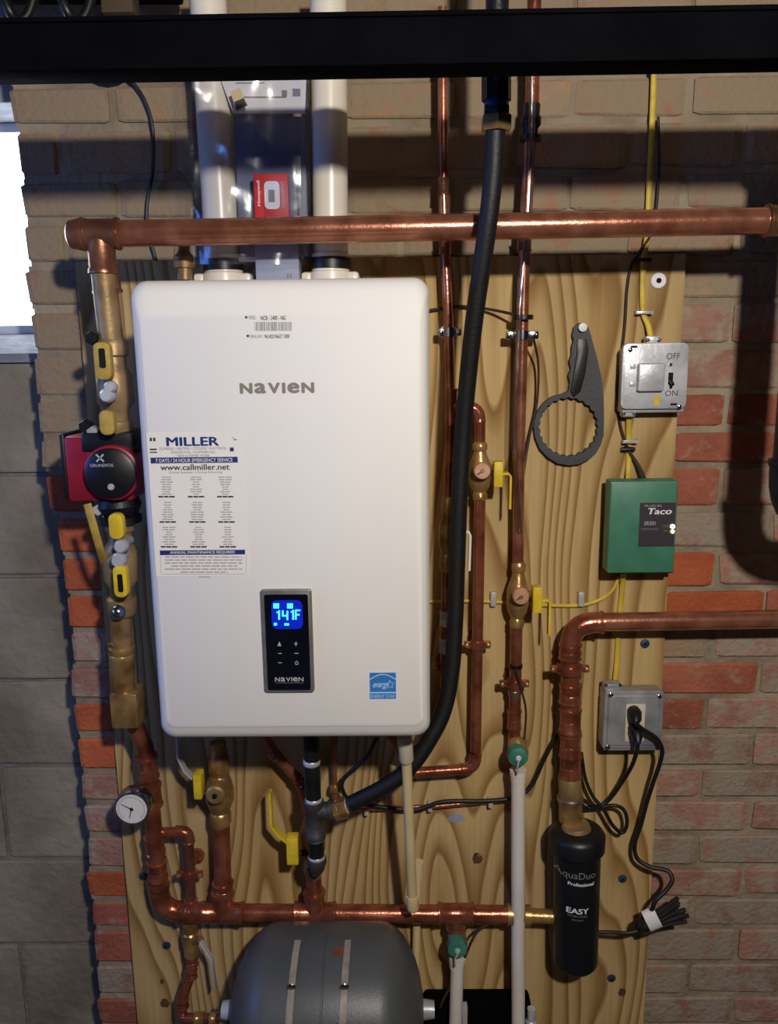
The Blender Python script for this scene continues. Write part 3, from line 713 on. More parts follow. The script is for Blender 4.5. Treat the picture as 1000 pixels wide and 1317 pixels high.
iv2 = thing('isolation_valve', 'brass pump flange valve with two yellow handles below the red pump', 'valve', at(155, 790, cd))
valve_body(iv2, at(154, 660, pd), at(157, 790, pd), .030, 'brass_dull')
loop_handle(iv2, 139, 661, 158, 694, pd+.062, None, 'yellow')
loop_handle(iv2, 145, 728, 163, 769, pd+.062, (.18,.75), 'yellow')
for px, py, r in ((155,703,.012),(152,721,.013)):
    c = at(px, py, pd+.055); obj('stem', lathe(B(), c+OUT*.006, c-OUT*.05, [(0,r*.7),(.1,r),(.3,r),(.32,r*.6),(1,r*.6)], 12), 'steel', iv2)
ball_c = at(152, 787, pd+.03); obj('drain_cap', ball(B(), ball_c, .013, 2), 'chrome', iv2)

bp_ = thing('brass_drop_pipe', 'brass drop pipe with a square block fitting below the pump', 'pipe', at(160, 938, .17))
p0, p1 = at(155, 785, .185), at(158, 893, .17)
obj('nipple', lathe(B(), p0, at(156, 832, .18), [(0,.0185),(.9,.0185),(1,.0185)]), 'brass', bp_)
obj('union', lathe(B(), at(156, 830, .18), p1, [(0,.0185),(.02,.0235),(.10,.0235),(.14,.0215),(.18,.0235),(.24,.0225),(.95,.022),(1,.021)]), 'brass', bp_)
bm = B(); pbox(bm, 141, 893, 177, 938, .14, .195, .005); obj('block_fitting', bm, 'brass', bp_)
obj('solder_bead', ball(B(), at(142, 829, .195), .006, 1, (1.3,.8,.7)), 'solder', bp_)

# return leg with the gauge, bending into the bottom manifold
md = .085; mr = .0182
rl = thing('copper_return_pipe', 'copper pipe with press fittings bending into the bottom manifold behind the gauge', 'pipe', at(205, 1172, md))
q0, q1, corner = at(176, 930, .13), at(190, 985, .11), at(206, 1172, md)
pipe(rl, [q0+Vector((-.01,0,.012)), at(186, 960, .115), q1, at(203, 1120, md)], .0165, 'copper_red')
for px, py, L in ((190,986,.05),(195,1022,.05),(199,1086,.04),(202,1118,.045)):
    coupling(rl, at(px, py, .11 if py < 1000 else .095 if py < 1060 else md), q1-at(203,1120,md), .0168, L)
elbow(rl, at(203,1110,md), corner, at(300,1174,md), mr, .062)
br = at(205,1074,md-.0); br2 = at(243,1072,md); br3 = at(246,1165,md)
sm = thing('copper_bypass_pipe', 'thin copper bypass pipe looping from the return leg down to the manifold', 'pipe', at(243,1165,md))
pipe(sm, [at(206,1071,md), at(232,1070,md)], .0108, 'copper_red'); elbow(sm, at(206,1071,md), at(242,1069,md), br3, .0108, .024)
pipe(sm, [at(242,1078,md), at(245,1163,md)], .0108, 'copper_dull')
for py in (1071, 1085): pass
clamp(244, 1124, md, 15, 17, 'copper hanger clamp on the thin bypass pipe near the gauge', 'copper_red')

g = thing('pressure_gauge', 'round white dial gauge in a chrome rim in front of the copper return pipe', 'gauge', at(171, 1062, .17))
gd = .165; gc = at(170, 1039, gd); gr = rad(170, 1039, gd, 47)
obj('rim', lathe(B(), gc+OUT*.004, gc-OUT*.026, [(0,gr*.86),(.0,gr*.93),(.12,gr),(.9,gr),(1,gr*.9)], 32), 'chrome', g)
dial = obj('dial', lathe(B(), gc+OUT*.0045, gc, [(0,gr*.85),(1,gr*.85)], 32), 'dial', g)
bm = B()
for k in range(28):
    if k > 24: continue
    aa = R(225-270*k/24); l = .80 if k % 4 else .74
    sweep(bm, [gc+OUT*.0049+Vector((math.cos(aa)*gr*l,0,math.sin(aa)*gr*l)), gc+OUT*.0049+Vector((math.cos(aa)*gr*.66,0,math.sin(aa)*gr*.66))], 1.0, prof=rect(.0009 if k%4 else .0016,.0003))
obj('scale_marks', bm, 'mid_ink', dial, smooth=False)
for nm, aa, l in (('needle', R(150), .62), ('needle', R(255), .55)):
    d_ = Vector((math.cos(aa),0,math.sin(aa))); obj(nm, sweep(B(), [gc+OUT*.0056-d_*gr*.12, gc+OUT*.0056+d_*gr*l], [1,.45], prof=rect(.0024,.0004)), 'dark_ink', dial, smooth=False)
obj('hub', lathe(B(), gc+OUT*.0065, gc, [(0,.0028),(1,.0032)], 12), 'black', dial)
obj('stem', sweep(B(), [gc-OUT*.02, at(194,1040,.095)], .008, 10), 'brass', g)

# bottom manifold
mA = at(228, 1173.5, md); mB = at(655, 1176, md); max_ = (mB-mA).normalized()
mani = thing('copper_manifold', 'long horizontal copper manifold running along the bottom of the board', 'pipe', mA)
pipe(mani, [mA, mB], mr, 'copper_red')
for px in (287, 405): tee(mani, at(px, 1174, md), max_, UPV, mr, .088, .05)
tee(mani, at(586, 1175, md), max_, DN, mr, .075, .035, .016)
for px in (243,): tee(mani, at(px+3, 1173.5, md), max_, UPV, mr, .05, .03, .0112)
obj('adapter', lathe(B(), mB-max_*.005, at(712, 1179, .088), [(0,.021),(.12,.021),(.14,.0165),(.35,.0165),(.37,.021),(.5,.021),(.52,.0145),(1,.0145)]), 'brass', mani, label='bright brass adapter at the filter end')

# brass ball valve and pipe rising to the heater
vd = .085
bv = thing('ball_valve', 'large brass ball valve with a round side port below the heater', 'valve', at(285, 1060, vd))
obj('body', lathe(B(), at(284, 1062, vd), at(280, 955, vd), [(0,.017),(.05,.021),(.16,.021),(.18,.018),(.24,.022),(.32,.028),(.45,.028),(.55,.024),(.62,.017),(.66,.020),(.82,.020),(.86,.016),(1,.016)]), 'brass', bv)
pc = at(276, 1024, vd+.05)
port = obj('side_port', lathe(B(), pc, pc-OUT*.045, [(0,.0155),(.08,.019),(.4,.019),(.45,.016),(1,.016)]), 'brass_dull', bv)
obj('port_screw', lathe(B(), pc+OUT*.004, pc-OUT*.01, [(0,.004),(.3,.0055),(1,.0055)], 10), 'black', port)
bm = B(); pbox(bm, 248, 998, 259, 1029, vd+.02, vd+.05, .003); h = obj('handle', bm, 'yellow', bv)
obj('stem', sweep(B(), [at(258,1022,vd+.03), at(272,1018,vd+.025)], .006, 10), 'black_iron', bv)
plate(bv, [at(248,1000,vd+.035), at(238,990,vd+.035), at(229,972,vd+.035), at(228,940,vd+.035)], .016, .003, 'steel', 'lever')
rp_ = thing('copper_riser', 'thick copper riser pipe between the brass ball valve and the manifold', 'pipe', at(287,1150,vd))
pipe(rp_, [at(287,1150,vd), at(284,1052,vd)], mr*.98, 'copper_red'); coupling(rp_, at(287,1143,vd), UPV, mr*.98, .03)

# valve behind the gas drip leg
pipe(mani, [at(405,1152,md), at(403,1124,md)], .0155, 'copper_red')
gv = thing('ball_valve', 'brass valve with a long yellow lever behind the black gas pipe', 'valve', at(402,1120,.085))
obj('body', lathe(B(), at(403,1128,.085), at(398,955,.085), [(0,.015),(.06,.020),(.10,.020),(.13,.015),(.22,.026),(.34,.026),(.44,.016),(.5,.013),(1,.013)]), 'brass_dull', gv)
bm = B(); pbox(bm, 368, 1079, 383, 1113, .105, .130, .002); obj('handle_end', bm, 'yellow', gv)
obj('stem', sweep(B(), [at(382,1098,.115), at(398,1096,.105)], .006, 10), 'black_iron', gv)
plate(gv, [at(369,1081,.118), at(360,1074,.118), at(349,1060,.118), at(347.5,1018,.118)], .017, .0035, 'yellow', 'lever')
obj('loop', sweep(B(), spline([at(396,1116,.12), at(401,1128,.125), at(410,1126,.125), at(412,1112,.12)], 5), .002, 8), 'wire', gv)

# small drain valve and tail under the manifold
dv = thing('drain_valve', 'small brass drain valve with a silver lever under the manifold', 'valve', at(243,1222,.08))
obj('body', lathe(B(), at(244,1190,.08), at(246,1228,.08), [(0,.014),(.2,.014),(.25,.017),(.6,.017),(.65,.012),(.8,.0145),(1,.0145)]), 'brass', dv)
obj('stem', sweep(B(), [at(247,1212,.085), at(258,1208,.105)], .0075, 10), 'brass', dv)
plate(dv, [at(258,1210,.108), at(264,1220,.112), at(272,1232,.112), at(277,1270,.112)], .011, .003, 'steel', 'lever')
dt = thing('copper_drain_pipe', 'thin copper pipe from the drain valve to the gray tank', 'pipe', at(240,1317,.1))
pipe(dt, [at(246,1226,.08), at(247,1248,.085), at(234,1285,.10), at(233,1310,.11), at(262,1310,.13), at(288,1310,.15)], .0105, 'copper_red', fillet=.02)
for p, t in (((247,1236,.083), DN), ((246,1252,.087), DN), ((235,1290,.103), DN)): coupling(dt, at(*p), t, .0107, .018)
for px in (256, 276): coupling(dt, at(px, 1310, .13 if px < 270 else .142), RTV, .0107, .02, 'brass')

# ================================================================== GAS: drip leg and black hose
gd_ = .19
gp = thing('gas_drip_leg', 'black iron gas pipe with a tee and capped drip leg under the heater', 'gas pipe', at(408,1120,gd_))
r_ = rad(402,1000,gd_,20)
obj('nipple', sweep(B(), [at(400,950,gd_)+UPV*.03, at(403,1030,gd_)], r_, 18), 'black_iron', gp)
for py in (980, 1029, 1077, 1103):
    c = at(400.5+(py-980)*.055, py, gd_); obj('thread_seal', lathe(B(), c-UPV*.005, c+UPV*.005, [(0,r_*1.02),(.2,r_*1.12),(.8,r_*1.12),(1,r_*1.02)]), 'steel', gp)
t0, t1 = at(403,1029,gd_), at(406,1078,gd_)
bm = lathe(B(), t0, t1, [(0,r_*1.0),(.02,r_*1.34),(.16,r_*1.34),(.2,r_*1.18),(.8,r_*1.18),(.84,r_*1.34),(.98,r_*1.34),(1,r_)])
tc = at(404.5,1044,gd_); te = at(430,1041,gd_); lathe(bm, tc, te, [(0,r_*1.1),(.7,r_*1.1),(.74,r_*1.3),(.98,r_*1.3),(1,r_)])
obj('tee', bm, 'cast', gp)
obj('nipple', sweep(B(), [t1, at(407,1104,gd_)], r_*1.02, 18), 'black_iron', gp)
obj('cap', lathe(B(), at(407,1103,gd_), at(408,1122,gd_), [(0,r_*1.28),(.35,r_*1.28),(.5,r_*1.15),(.85,r_*.9),(1,r_*.5)]), 'cast', gp)
bn = (at(448,1036,gd_)-te).normalized()
ho = thing('gas_hose', 'thick black flexible gas hose curving down in front of the copper pipes', 'hose', at(448,1034,gd_))
hexnut(ho, at(437,1040,gd_), bn, .0205, .026); 
obj('ferrule', lathe(B(), te, at(446,1037,gd_), [(0,.013),(.3,.018),(.35,.014),(1,.014)]), 'steel', ho)
hpath = [at(x, y, d) for x, y, d in ((637,165,.285),(634,225,.28),(626,295,.268),(611,400,.235),(602,480,.21),(595,560,.19),(590,650,.18),(587,740,.175),(585,800,.175),(581,860,.178),(571,912,.183),(553,950,.19),(528,986,.195),(497,1010,.195),(450,1034,gd_))]
obj('hose_jacket', sweep(B(), spline(hpath, 8), .0145, 18), 'rubber', ho)
hexnut(ho, at(638,159,.285), UPV, .0235, .022); hexnut(ho, at(638,145,.285), UPV, .020, .018, 'black_iron', 'collar')
obj('seal_tape', lathe(B(), at(638,140,.285), at(638,128,.285), [(0,.0165),(.2,.0178),(.8,.0178),(1,.0165)]), 'navy', ho)
gb = thing('gas_union', 'black iron gas fitting hanging below the beam over the black hose', 'gas pipe', at(638,128,.285))
obj('nut', sweep(B(), [at(638,130,.285), at(638,96,.285)], [.0215,.0215], 8), 'black_iron', gb, smooth=False)
obj('pipe', sweep(B(), [at(638,98,.285), Vector((at(638,98,.285).x, WALL-.285, zt_-.007))], .0165, 16), 'black_iron', gb)
obj('upper_pipe', sweep(B(), [Vector((at(638,98,.285).x, WALL-.285, zt_+.001)), Vector((at(638,98,.285).x, WALL-.285, zt_+.3))], .0165, 16), 'black_iron', gb)
obj('eye', lathe(B(), at(640,96,.315), at(640,96,.26), [(0,.006),(.2,.009),(1,.009)], 12), 'chrome', gb)

# ================================================================== VERTICAL COPPER LINES
d1 = .065
A = thing('copper_supply_pipe', 'thin vertical copper pipe between heater and black hose, rising past the header', 'pipe', at(577,700,d1))
pipe(A, [at(569,60,d1)+UPV*.06, at(570,245,d1), at(572,318,d1), at(577,425,d1), at(579,505,d1)], .0088, 'copper')
coupling(A, at(569.5,240,d1), UPV, .009, .03, 'copper_dull'); coupling(A, at(572,318,d1), UPV, .009, .026, 'copper_dull')
tc_ = at(580,524,d1); tee(A, tc_, UPV, RTV, .0098, .07, .024)
pipe(A, [at(580,540,d1), at(577,640,d1)], .0095, 'copper_red')
pipe(A, [at(592,524,d1), at(606,524,d1)], .0098, 'copper_red'); elbow(A, at(598,524,d1), at(616,524,d1), at(617,580,d1), .0098, .026)
B1 = thing('ball_valve', 'brass valve with a copper disc cap and yellow lever, higher of the two', 'valve', at(618,655,d1))
def bronze_valve(th, cx, cy, top_y, bot_y, d, xt, xb):
    obj('body', lathe(B(), at(xb, bot_y, d), at(xt, top_y, d), [(0,.010),(.03,.0135),(.12,.0135),(.16,.011),(.24,.017),(.36,.021),(.56,.021),(.68,.017),(.76,.0135),(.84,.011),(.87,.0135),(.96,.0135),(1,.010)]), 'brass', th)
    c = at(cx, cy, d+.042); disc = obj('disc_cap', lathe(B(), c, c-OUT*.03, [(0,.0138),(.10,.0158),(.35,.0158),(.4,.011),(1,.011)], 20), 'disc_copper', th)
    obj('slot_screw', lathe(B(), c+OUT*.002, c-OUT*.004, [(0,.003),(.4,.0042),(1,.0042)], 10), 'brass_dull', disc)
    plate(disc, [c+OUT*.0006+Vector((-.009,0,-.006)), c+OUT*.0006+Vector((.002,0,.0015))], .002, .0006, 'dark_ink', 'slot')
    obj('stem', sweep(B(), [at(cx+9, cy-4, d+.02), at(cx+17, cy-4, d+.03)], .0065, 10), 'brass', th)
    bm = B(); pbox(bm, cx+15, cy-12, cx+27, cy+21, d+.022, d+.045, .002); obj('handle_end', bm, 'yellow', th)
    plate(th, [at(cx+26, cy+3, d+.034), at(cx+33, cy+2.5, d+.034), at(cx+36, cy+6, d+.034), at(cx+35, cy+48, d+.034)], .016, .003, 'yellow', 'lever')
bronze_valve(B1, 620, 606, 568, 644, d1, 617, 617)
A2 = thing('copper_branch_pipe', 'copper branch pipe running down from the upper brass valve and turning under the heater', 'pipe', at(612,980,d1))
c0 = at(611,988,d1)
pipe(A2, [at(617,640,d1), at(611.5,966,d1)], .0105, 'copper_red'); elbow(A2, at(611.5,960,d1), c0, at(535,994,d1), .0106, .030)
pipe(A2, [at(600,989,d1), at(528,994,d1)], .0105, 'copper_red')
clamp(613.5, 829, d1, 15, 17, 'copper hanger clamp on the branch pipe behind the black hose', 'copper_red')
pipe(A2, [at(617,535,d1), at(617,572,d1)], .0098, 'copper_red')
A3 = thing('brass_line_valve', 'slim brass valve with a white lever half hidden behind the black hose', 'valve', at(574,730,d1))
obj('body', lathe(B(), at(574,735,d1), at(577,638,d1), [(0,.010),(.04,.0135),(.2,.0135),(.24,.011),(.36,.017),(.62,.017),(.72,.011),(.78,.0135),(.96,.0135),(1,.010)]), 'brass', A3)
obj('stem', sweep(B(), [at(576,690,d1+.005), at(598,684,d1+.02)], .0045, 8), 'steel', A3)
plate(A3, [at(596,684,d1+.022), at(602,683,d1+.022), at(604.5,688,d1+.022), at(603,733,d1+.022)], .013, .003, 'tape', 'lever')
A4 = thing('copper_return_riser', 'copper pipe curving in under the heater behind the black hose', 'pipe', at(570,930,d1))
pipe(A4, [at(574,733,d1), at(572,900,d1), at(569,935,d1), at(545,958,d1+.02), at(520,975,d1+.03), at(500,940,d1+.05)], .0098, 'copper_red', fillet=.035)
coupling(A4, at(573,795,d1), UPV, .0098, .03, 'steel'); coupling(A4, at(572.5,830,d1), UPV, .0098, .03, 'steel')
clamp(572, 858, d1, 14, 15, 'copper hanger clamp beside the lower heater edge behind the hose', 'copper_red')
clamp(578, 427, d1, 14, 15, 'chrome split ring on the thin copper pipe beside the heater', 'chrome')
clamp(671, 431, d1, 15, 21, 'chrome split ring on the copper pipe that carries clear tubing', 'chrome')

d2 = .065
Bp = thing('copper_feed_pipe', 'vertical copper pipe with clear tubing strapped along it', 'pipe', at(667,680,d2))
pipe(Bp, [at(686,40,d2)+UPV*.05, at(684,136,d2)], .0118, 'copper_red'); 
obj('reducer', lathe(B(), at(684,134,d2), at(681,178,d2), [(0,.014),(.3,.014),(.4,.017),(.6,.017),(.7,.013),(1,.012)]), 'black_iron', Bp)
pipe(Bp, [at(681,176,d2), at(674,330,d2), at(671,440,d2), at(667,600,d2), at(666,725,d2)], .0105, 'copper', fillet=.05)
coupling(Bp, at(674,312,d2), UPV, .0108, .03, 'copper_dull')
tb = thing('clear_tubing', 'clear plastic tubing strapped along the vertical copper pipe', 'tube', at(668,684,d2+.022))
tp = spline([at(x, y, d) for x, y, d in ((684,70,d2+.022),(683,180,d2+.022),(677,300,d2+.022),(674,330,d2+.02),(668,400,d2+.022),(664,500,d2+.022),(662,580,d2+.02),(668,684,d2+.018))], 7)
obj('tube', sweep(B(), tp, .0058, 10), 'tube_clear', tb)
for x, y in ((682,178),(672,408)):
    c = at(x, y, d2+.008); obj('zip_tie', lathe(B(), c-UPV*.004, c+UPV*.004, [(0,.0185),(1,.0185)], 14), 'black', tb)
B2 = thing('ball_valve', 'brass valve with a copper disc cap and yellow lever, lower of the two', 'valve', at(666,815,d2))
bronze_valve(B2, 670, 768, 722, 808, d2, 667, 664)
B3 = thing('copper_feed_tail', 'short copper pipe with zip ties below the lower brass valve', 'pipe', at(662,955,d2))
pipe(B3, [at(664,803,d2), at(661,950,d2)], .0118, 'copper_red')
coupling(B3, at(661,925,d2), UPV, .0118, .04)
obj('solder_ring', lathe(B(), at(661.5,894,d2), at(661.5,887,d2), [(0,.0122),(.2,.0132),(.8,.0132),(1,.0122)]), 'solder', B3)
c = at(663,856,d2); obj('zip_tie', lathe(B(), c-UPV*.004, c+UPV*.004, [(0,.0130),(1,.0130)], 14), 'black', B3)
clamp(661, 879, d2, 16, 19, 'copper hanger clamp below the lower brass valve', 'copper_red')
w1 = thing('white_tube', 'long white water tube hanging from a green capped fitting to the bottom', 'tube', at(666,1317,.10))
obj('tube', sweep(B(), [at(666,995,.085), at(666,1330,.10)], .0138, 18), 'pex', w1)
obj('crimp_ring', lathe(B(), at(666,990,.085), at(666,1004,.085), [(0,.0165),(.45,.0165),(.5,.0150),(1,.0150)]), 'pex', w1)
def green_fitting(px, py, d, topy, label, tail):
    th = thing('brass_elbow_fitting', label, 'fitting', at(px, py+12, d))
    obj('elbow_body', lathe(B(), at(px-1, topy, d-.02), at(px, py+4, d), [(0,.0145),(.15,.0185),(.5,.0185),(.6,.021),(1,.019)]), 'brass', th)
    c = at(px, py, d+.025); kb = obj('green_cap', lathe(B(), c+OUT*.004, c-OUT*.02, [(0,.011),(.12,.019),(.6,.0205),(1,.019)], 20), 'knob_green', th, label='round green cap')
    obj('screw', lathe(B(), c+OUT*.007, c, [(0,.003),(.2,.006),(1,.006)], 10), 'steel', kb)
    plate(th, [c+OUT*.006, at(px+tail, py+10, d+.03), at(px+tail, py+20, d+.028)], .010, .0025, 'steel', 'lever'); return th
green_fitting(666, 974, .085, 948, 'brass fitting with a green cap where the long white tube starts', -1)
w2 = thing('white_tube', 'shorter white water tube beside the gray tank under the manifold', 'tube', at(586,1317,.11))
obj('tube', sweep(B(), [at(588,1232,.10), at(585,1330,.11)], .0135, 18), 'pex', w2)
obj('crimp_ring', lathe(B(), at(588,1231,.10), at(587,1244,.10), [(0,.0170),(.45,.0170),(.5,.0150),(1,.0150)]), 'pex', w2)
green_fitting(588, 1221, .098, 1193, 'brass fitting with a green cap hanging under the manifold', -3)
cw = tag(obj('control_wire', sweep(B(), spline([at(x, y, .10) for x, y in ((628,1188),(612,1200),(600,1225),(590,1250),(570,1285),(566,1296))], 5), .0028, 8), 'wire'), 'thin brown wire looping from the manifold beside the shorter white tube', 'wire')

ct1 = thing('copper_tail_pipe', 'copper pipe slanting down under the heater behind the black gas pipe', 'pipe', at(392,1020,.08))
pipe(ct1, [at(330,930,.08), at(352,968,.08), at(388,1008,.08), at(400,1060,.085)], .0100, 'copper_red', fillet=.03)
for q_ in ((353,970),(384,1004)): coupling(ct1, at(q_[0], q_[1], .08), at(388,1008,.08)-at(352,968,.08), .0102, .022)
ct2 = thing('small_copper_tube', 'thin straight copper tube with a small nut beside the gas hose nut', 'pipe', at(431,1030,.06))
pipe(ct2, [at(428,930,.06), at(431,1034,.06)], .0052, 'copper'); hexnut(ct2, at(431,1014,.06), UPV, .012, .014)

# cream condensate drain
c1 = thing('condensate_pipe', 'slim cream plastic drain pipe coming out of the heater bottom', 'pipe', at(530,1170,.15))
obj('pipe', sweep(B(), [at(521,950,.235)+UPV*.01, at(530,1155,.16)], .0092, 16), 'cream', c1)
obj('socket', lathe(B(), at(530,1152,.16), at(531,1171,.16), [(0,.0125),(.8,.0125),(1,.009)]), 'cream', c1)
obj('collar', lathe(B(), at(520,950,.235)+UPV*.005, at(522.5,979,.226), [(0,.0135),(.9,.0135),(1,.0110)]), 'ivory', c1)
c2 = thing('condensate_tail', 'cream plastic drain pipe running on behind the manifold', 'pipe', at(534,1317,.05))
obj('pipe', sweep(B(), [at(537,1112,.045), at(533,1330,.045)], .0085, 14), 'cream', c2)
obj('socket', lathe(B(), at(537.5,1108,.045), at(537,1130,.045), [(0,.0112),(1,.0112)]), 'cream', c2)

# thin copper line with black cable below the hose
tl = thing('thin_copper_line', 'thin horizontal copper line held by small clear clips under the hose', 'pipe', at(470,1040,.04))
pipe(tl, [at(458,1041,.04), at(560,1037,.04), at(650,1028,.04), at(668,1028,.04)], .0048, 'copper', n=10, fillet=.03)
for px, py in ((471,1046),(553,1041),(631,1036)):
    bm = B(); pbox(bm, px-3, py-5, px+3, py+4, .02, .042, .002); obj('clip', bm, 'clip', tl)
bc = [at(x, y, d) for x, y, d in ((484,950,.12),(470,975,.10),(443,1000,.09),(440,1015,.09),(452,1030,.07),(490,1038,.05),(535,1041,.048),(570,1031,.048),(625,1030,.048),(660,1026,.045),(682,1012,.04),(700,975,.04),(716,945,.04))]
tag(obj('black_cable', sweep(B(), spline(bc, 6), .0042, 10), 'cord'), 'black cable running along the thin copper line under the heater', 'cable')

# ================================================================== BIG LINE TO THE FILTER
fd = .085; fr = .0178
L1 = thing('copper_filter_pipe', 'thick copper pipe entering from the brick side and dropping to the black filter', 'pipe', at(733,1020,fd))
cor = at(733,801,fd)
pipe(L1, [at(765,800,fd), at(765,800,fd)+(at(1010,796,fd)-at(765,800,fd))*3.4], fr, 'copper'); elbow(L1, at(850,799,fd), cor, at(733,900,fd), fr, .062)
pipe(L1, [at(733,830,fd), at(732,1022,fd)], fr, 'copper_red')
for py, L in ((838,.03),(892,.04),(926,.05),(958,.05),(985,.05)): coupling(L1, at(733,py,fd), UPV, fr, L)
clamp(732, 860, fd, 27, 25, 'large copper hanger clamp on the thick pipe above the filter', 'copper_red')
un = thing('brass_union', 'brass union with a white seal joining the thick copper pipe to the filter', 'fitting', at(736,1075,fd))
obj('socket', lathe(B(), at(732,996,fd), at(733,1026,fd), [(0,.0185),(.1,.0225),(.9,.0225),(1,.0215)]), 'brass_dull', un)
obj('seal', lathe(B(), at(733,1024,fd), at(733,1030,fd), [(0,.0235),(.2,.0255),(.8,.0255),(1,.0235)]), 'solder', un)
obj('union_nut', sweep(B(), [at(733,1029,fd), at(734,1056,fd)], [.0235,.0235], 8), 'brass', un, smooth=False)
obj('tailpiece', lathe(B(), at(734,1055,fd), at(737,1082,fd+.01), [(0,.018),(.5,.018),(.55,.0165),(1,.0165)]), 'brass_dull', un)
fl = thing('water_filter', 'black cylindrical water filter canister hanging from the thick copper pipe', 'filter', at(739,1258,fd+.012))
fdd = fd+.015; bt, bb = at(741,1112,fdd), at(739,1257,fdd); rf = rad(740,1180,fdd+.04,58); bb.z = at(739,1257,fdd+.036).z; bt.z = at(741,1100,fdd+.04).z; hb_ = at(741,1117,fdd+.052); hb_.y = WALL-fdd; hb_.x = bt.x
obj('canister', lathe(B(), bb, bt, [(0,rf*.72),(.006,rf*.85),(.03,rf*.97),(.05,rf),(1,rf*1.04)], 36), 'black', fl)
obj('head', lathe(B(), hb_, at(742,1064,fdd), [(0,rf*1.05),(.12,rf*1.06),(.22,rf*1.22),(.72,rf*1.24),(.88,rf*1.12),(.97,rf*.86),(1,rf*.55)], 36), 'black', fl)
obj('inlet_boss', lathe(B(), at(741,1080,fdd), at(740,1060,fdd), [(0,.034),(.6,.032),(1,.026)], 20), 'brass_dull', fl)
obj('side_inlet', lathe(B(), at(712,1179,.09), at(722,1179,.09), [(0,.018),(1,.018)], 14), 'black', fl)
def curved_text(s, px0, py0, px1, py1, c, r, m, parent, bold=0.0, name='lettering'):
    """lettering that wraps round the canister's surface"""
    x0 = at(px0, (py0+py1)/2, fdd+r).x-c.x; x1 = at(px1, (py0+py1)/2, fdd+r).x-c.x
    z0 = at(px0, py1, fdd+r).z; z1 = at(px0, py0, fdd+r).z
    bm = fit(glyphs(s, bold), x0, z0, x1, z1, 0)
    for v in bm.verts: a = max(-1, min(1, v.co.x/r)); ang = math.asin(a); q = r+.0006-v.co.y; v.co = Vector((c.x+math.sin(ang)*q, c.y-math.cos(ang)*q, v.co.z))
    return obj(name, bm, m, parent, smooth=False)
rc = rf*1.043
curved_text('AquaDuo', 716, 1123, 766, 1134, at(741,1130,fdd), rc+.0006, 'gray_ink', fl)
curved_text('Professional', 731, 1136, 764, 1140.5, at(741,1138,fdd), rc+.0006, 'paper', fl, .03)
curved_text('EASY', 729, 1169, 757, 1176, at(740,1172,fdd), rc, 'paper', fl, .03)
curved_text('WATER SYSTEMS', 730, 1178, 755, 1180.5, at(740,1180,fdd), rc, 'mid_ink', fl)
curved_text('TREATMENT', 735, 1183, 750, 1185, at(740,1184,fdd), rc, 'mid_ink', fl)

avt = thing('air_vent', 'small dark brass air vent on the heater top beside the vent pipe', 'fitting', at(237,352,.12))
obj('body', lathe(B(), at(238,360,.12), at(236,312,.12), [(0,.013),(.3,.013),(.32,.018),(.62,.019),(.7,.012),(.78,.010),(1,.010)], 16), 'brass_dull', avt)

# ================================================================== ELECTRICAL
def flat_cable(pts, label, m='romex', w=.0105, t=.005, name='yellow_cable', n=6):
    pr = [(t/2*math.sin(a)*1.0, w/2*math.cos(a)) for a in [2*math.pi*k/12 for k in range(12)]]
    return tag(obj(name, sweep(B(), spline(pts, n), 1.0, prof=pr), m), label, 'cable')
cA = flat_cable([at(x, y, d) for x, y, d in ((842,20,.012),(841,80,.012),(839,140,.012),(835,230,.012),(832,300,.014),(828,330,.026),(826,370,.026),(827,402,.026),(833,418,.030),(838,441,.040))], 'flat yellow cable dropping past the header into the metal switch box')
cB = flat_cable([at(x, y, d) for x, y, d in ((809,522,.035),(808,560,.024),(808,600,.024),(807,625,.045))], 'short flat yellow cable between the switch box and green box')
cC = flat_cable([at(x, y, d) for x, y, d in ((802,732,.05),(800,755,.025),(796,800,.024),(793,850,.024),(790,888,.035))], 'flat yellow cable from the green box down to the outlet box')
cD = flat_cable([at(x, y, .024) for x, y in ((545,774),(600,773),(650,775),(690,778),(740,779),(765,774),(785,762),(796,742))], 'horizontal yellow cable stapled across the plywood to the green box', w=.0072)
cE = flat_cable([at(x, y, d) for x, y, d in ((112,648,.245),(121,680,.245),(130,712,.225),(138,737,.17))], 'short yellow cable hanging below the red pump', 'yellow_dull', w=.014)
def staple(px, py, d, wpx, label, m='steel'):
    k = sc(px, py, d); c = at(px, py, d)
    bm = B(); box(bm, c+Vector((-wpx/2*k,-.004,-.003)), c+Vector((wpx/2*k,.0,.003)), .001)
    for s in (-1,1): box(bm, c+Vector((s*wpx/2*k-.0012,-.003,-.003)), c+Vector((s*wpx/2*k+.0012, d-.0185,.003)))
    return tag(obj('cable_staple', bm, m), label, 'staple')
staple(828, 402, .031, 20, 'metal staple on the yellow cable just above the switch box')
staple(827, 334, .032, 18, 'dark staple on the yellow cable at the board top', 'black_iron')
staple(810, 568, .031, 18, 'clear staple on the yellow cable above the green box', 'clip')
for px, lb in ((634,'clear clip on the horizontal yellow cable next to the branch pipe'), (747,'clear clip on the horizontal yellow cable near the green box')):
    bm = B(); pbox(bm, px-3.5, 762, px+4.5, 781, .0192, .032, .003); tag(obj('cable_clip', bm, 'clip'), lb, 'clip')
staple(795, 816, .032, 12, 'small staple on the yellow cable just under the thick pipe', 'clip')
bm = B(); c = at(840,92,.014); lathe(bm, c-UPV*.003, c+UPV*.003, [(0,.008),(1,.008)], 10); tag(obj('zip_tie', bm, 'black'), 'black zip tie round the yellow cable under the beam', 'zip tie')
def thin(pts, r, m, label, cat='wire', name='thin_wire', n=5):
    return tag(obj(name, sweep(B(), spline([at(*p) for p in pts], n), r, 8), m), label, cat)
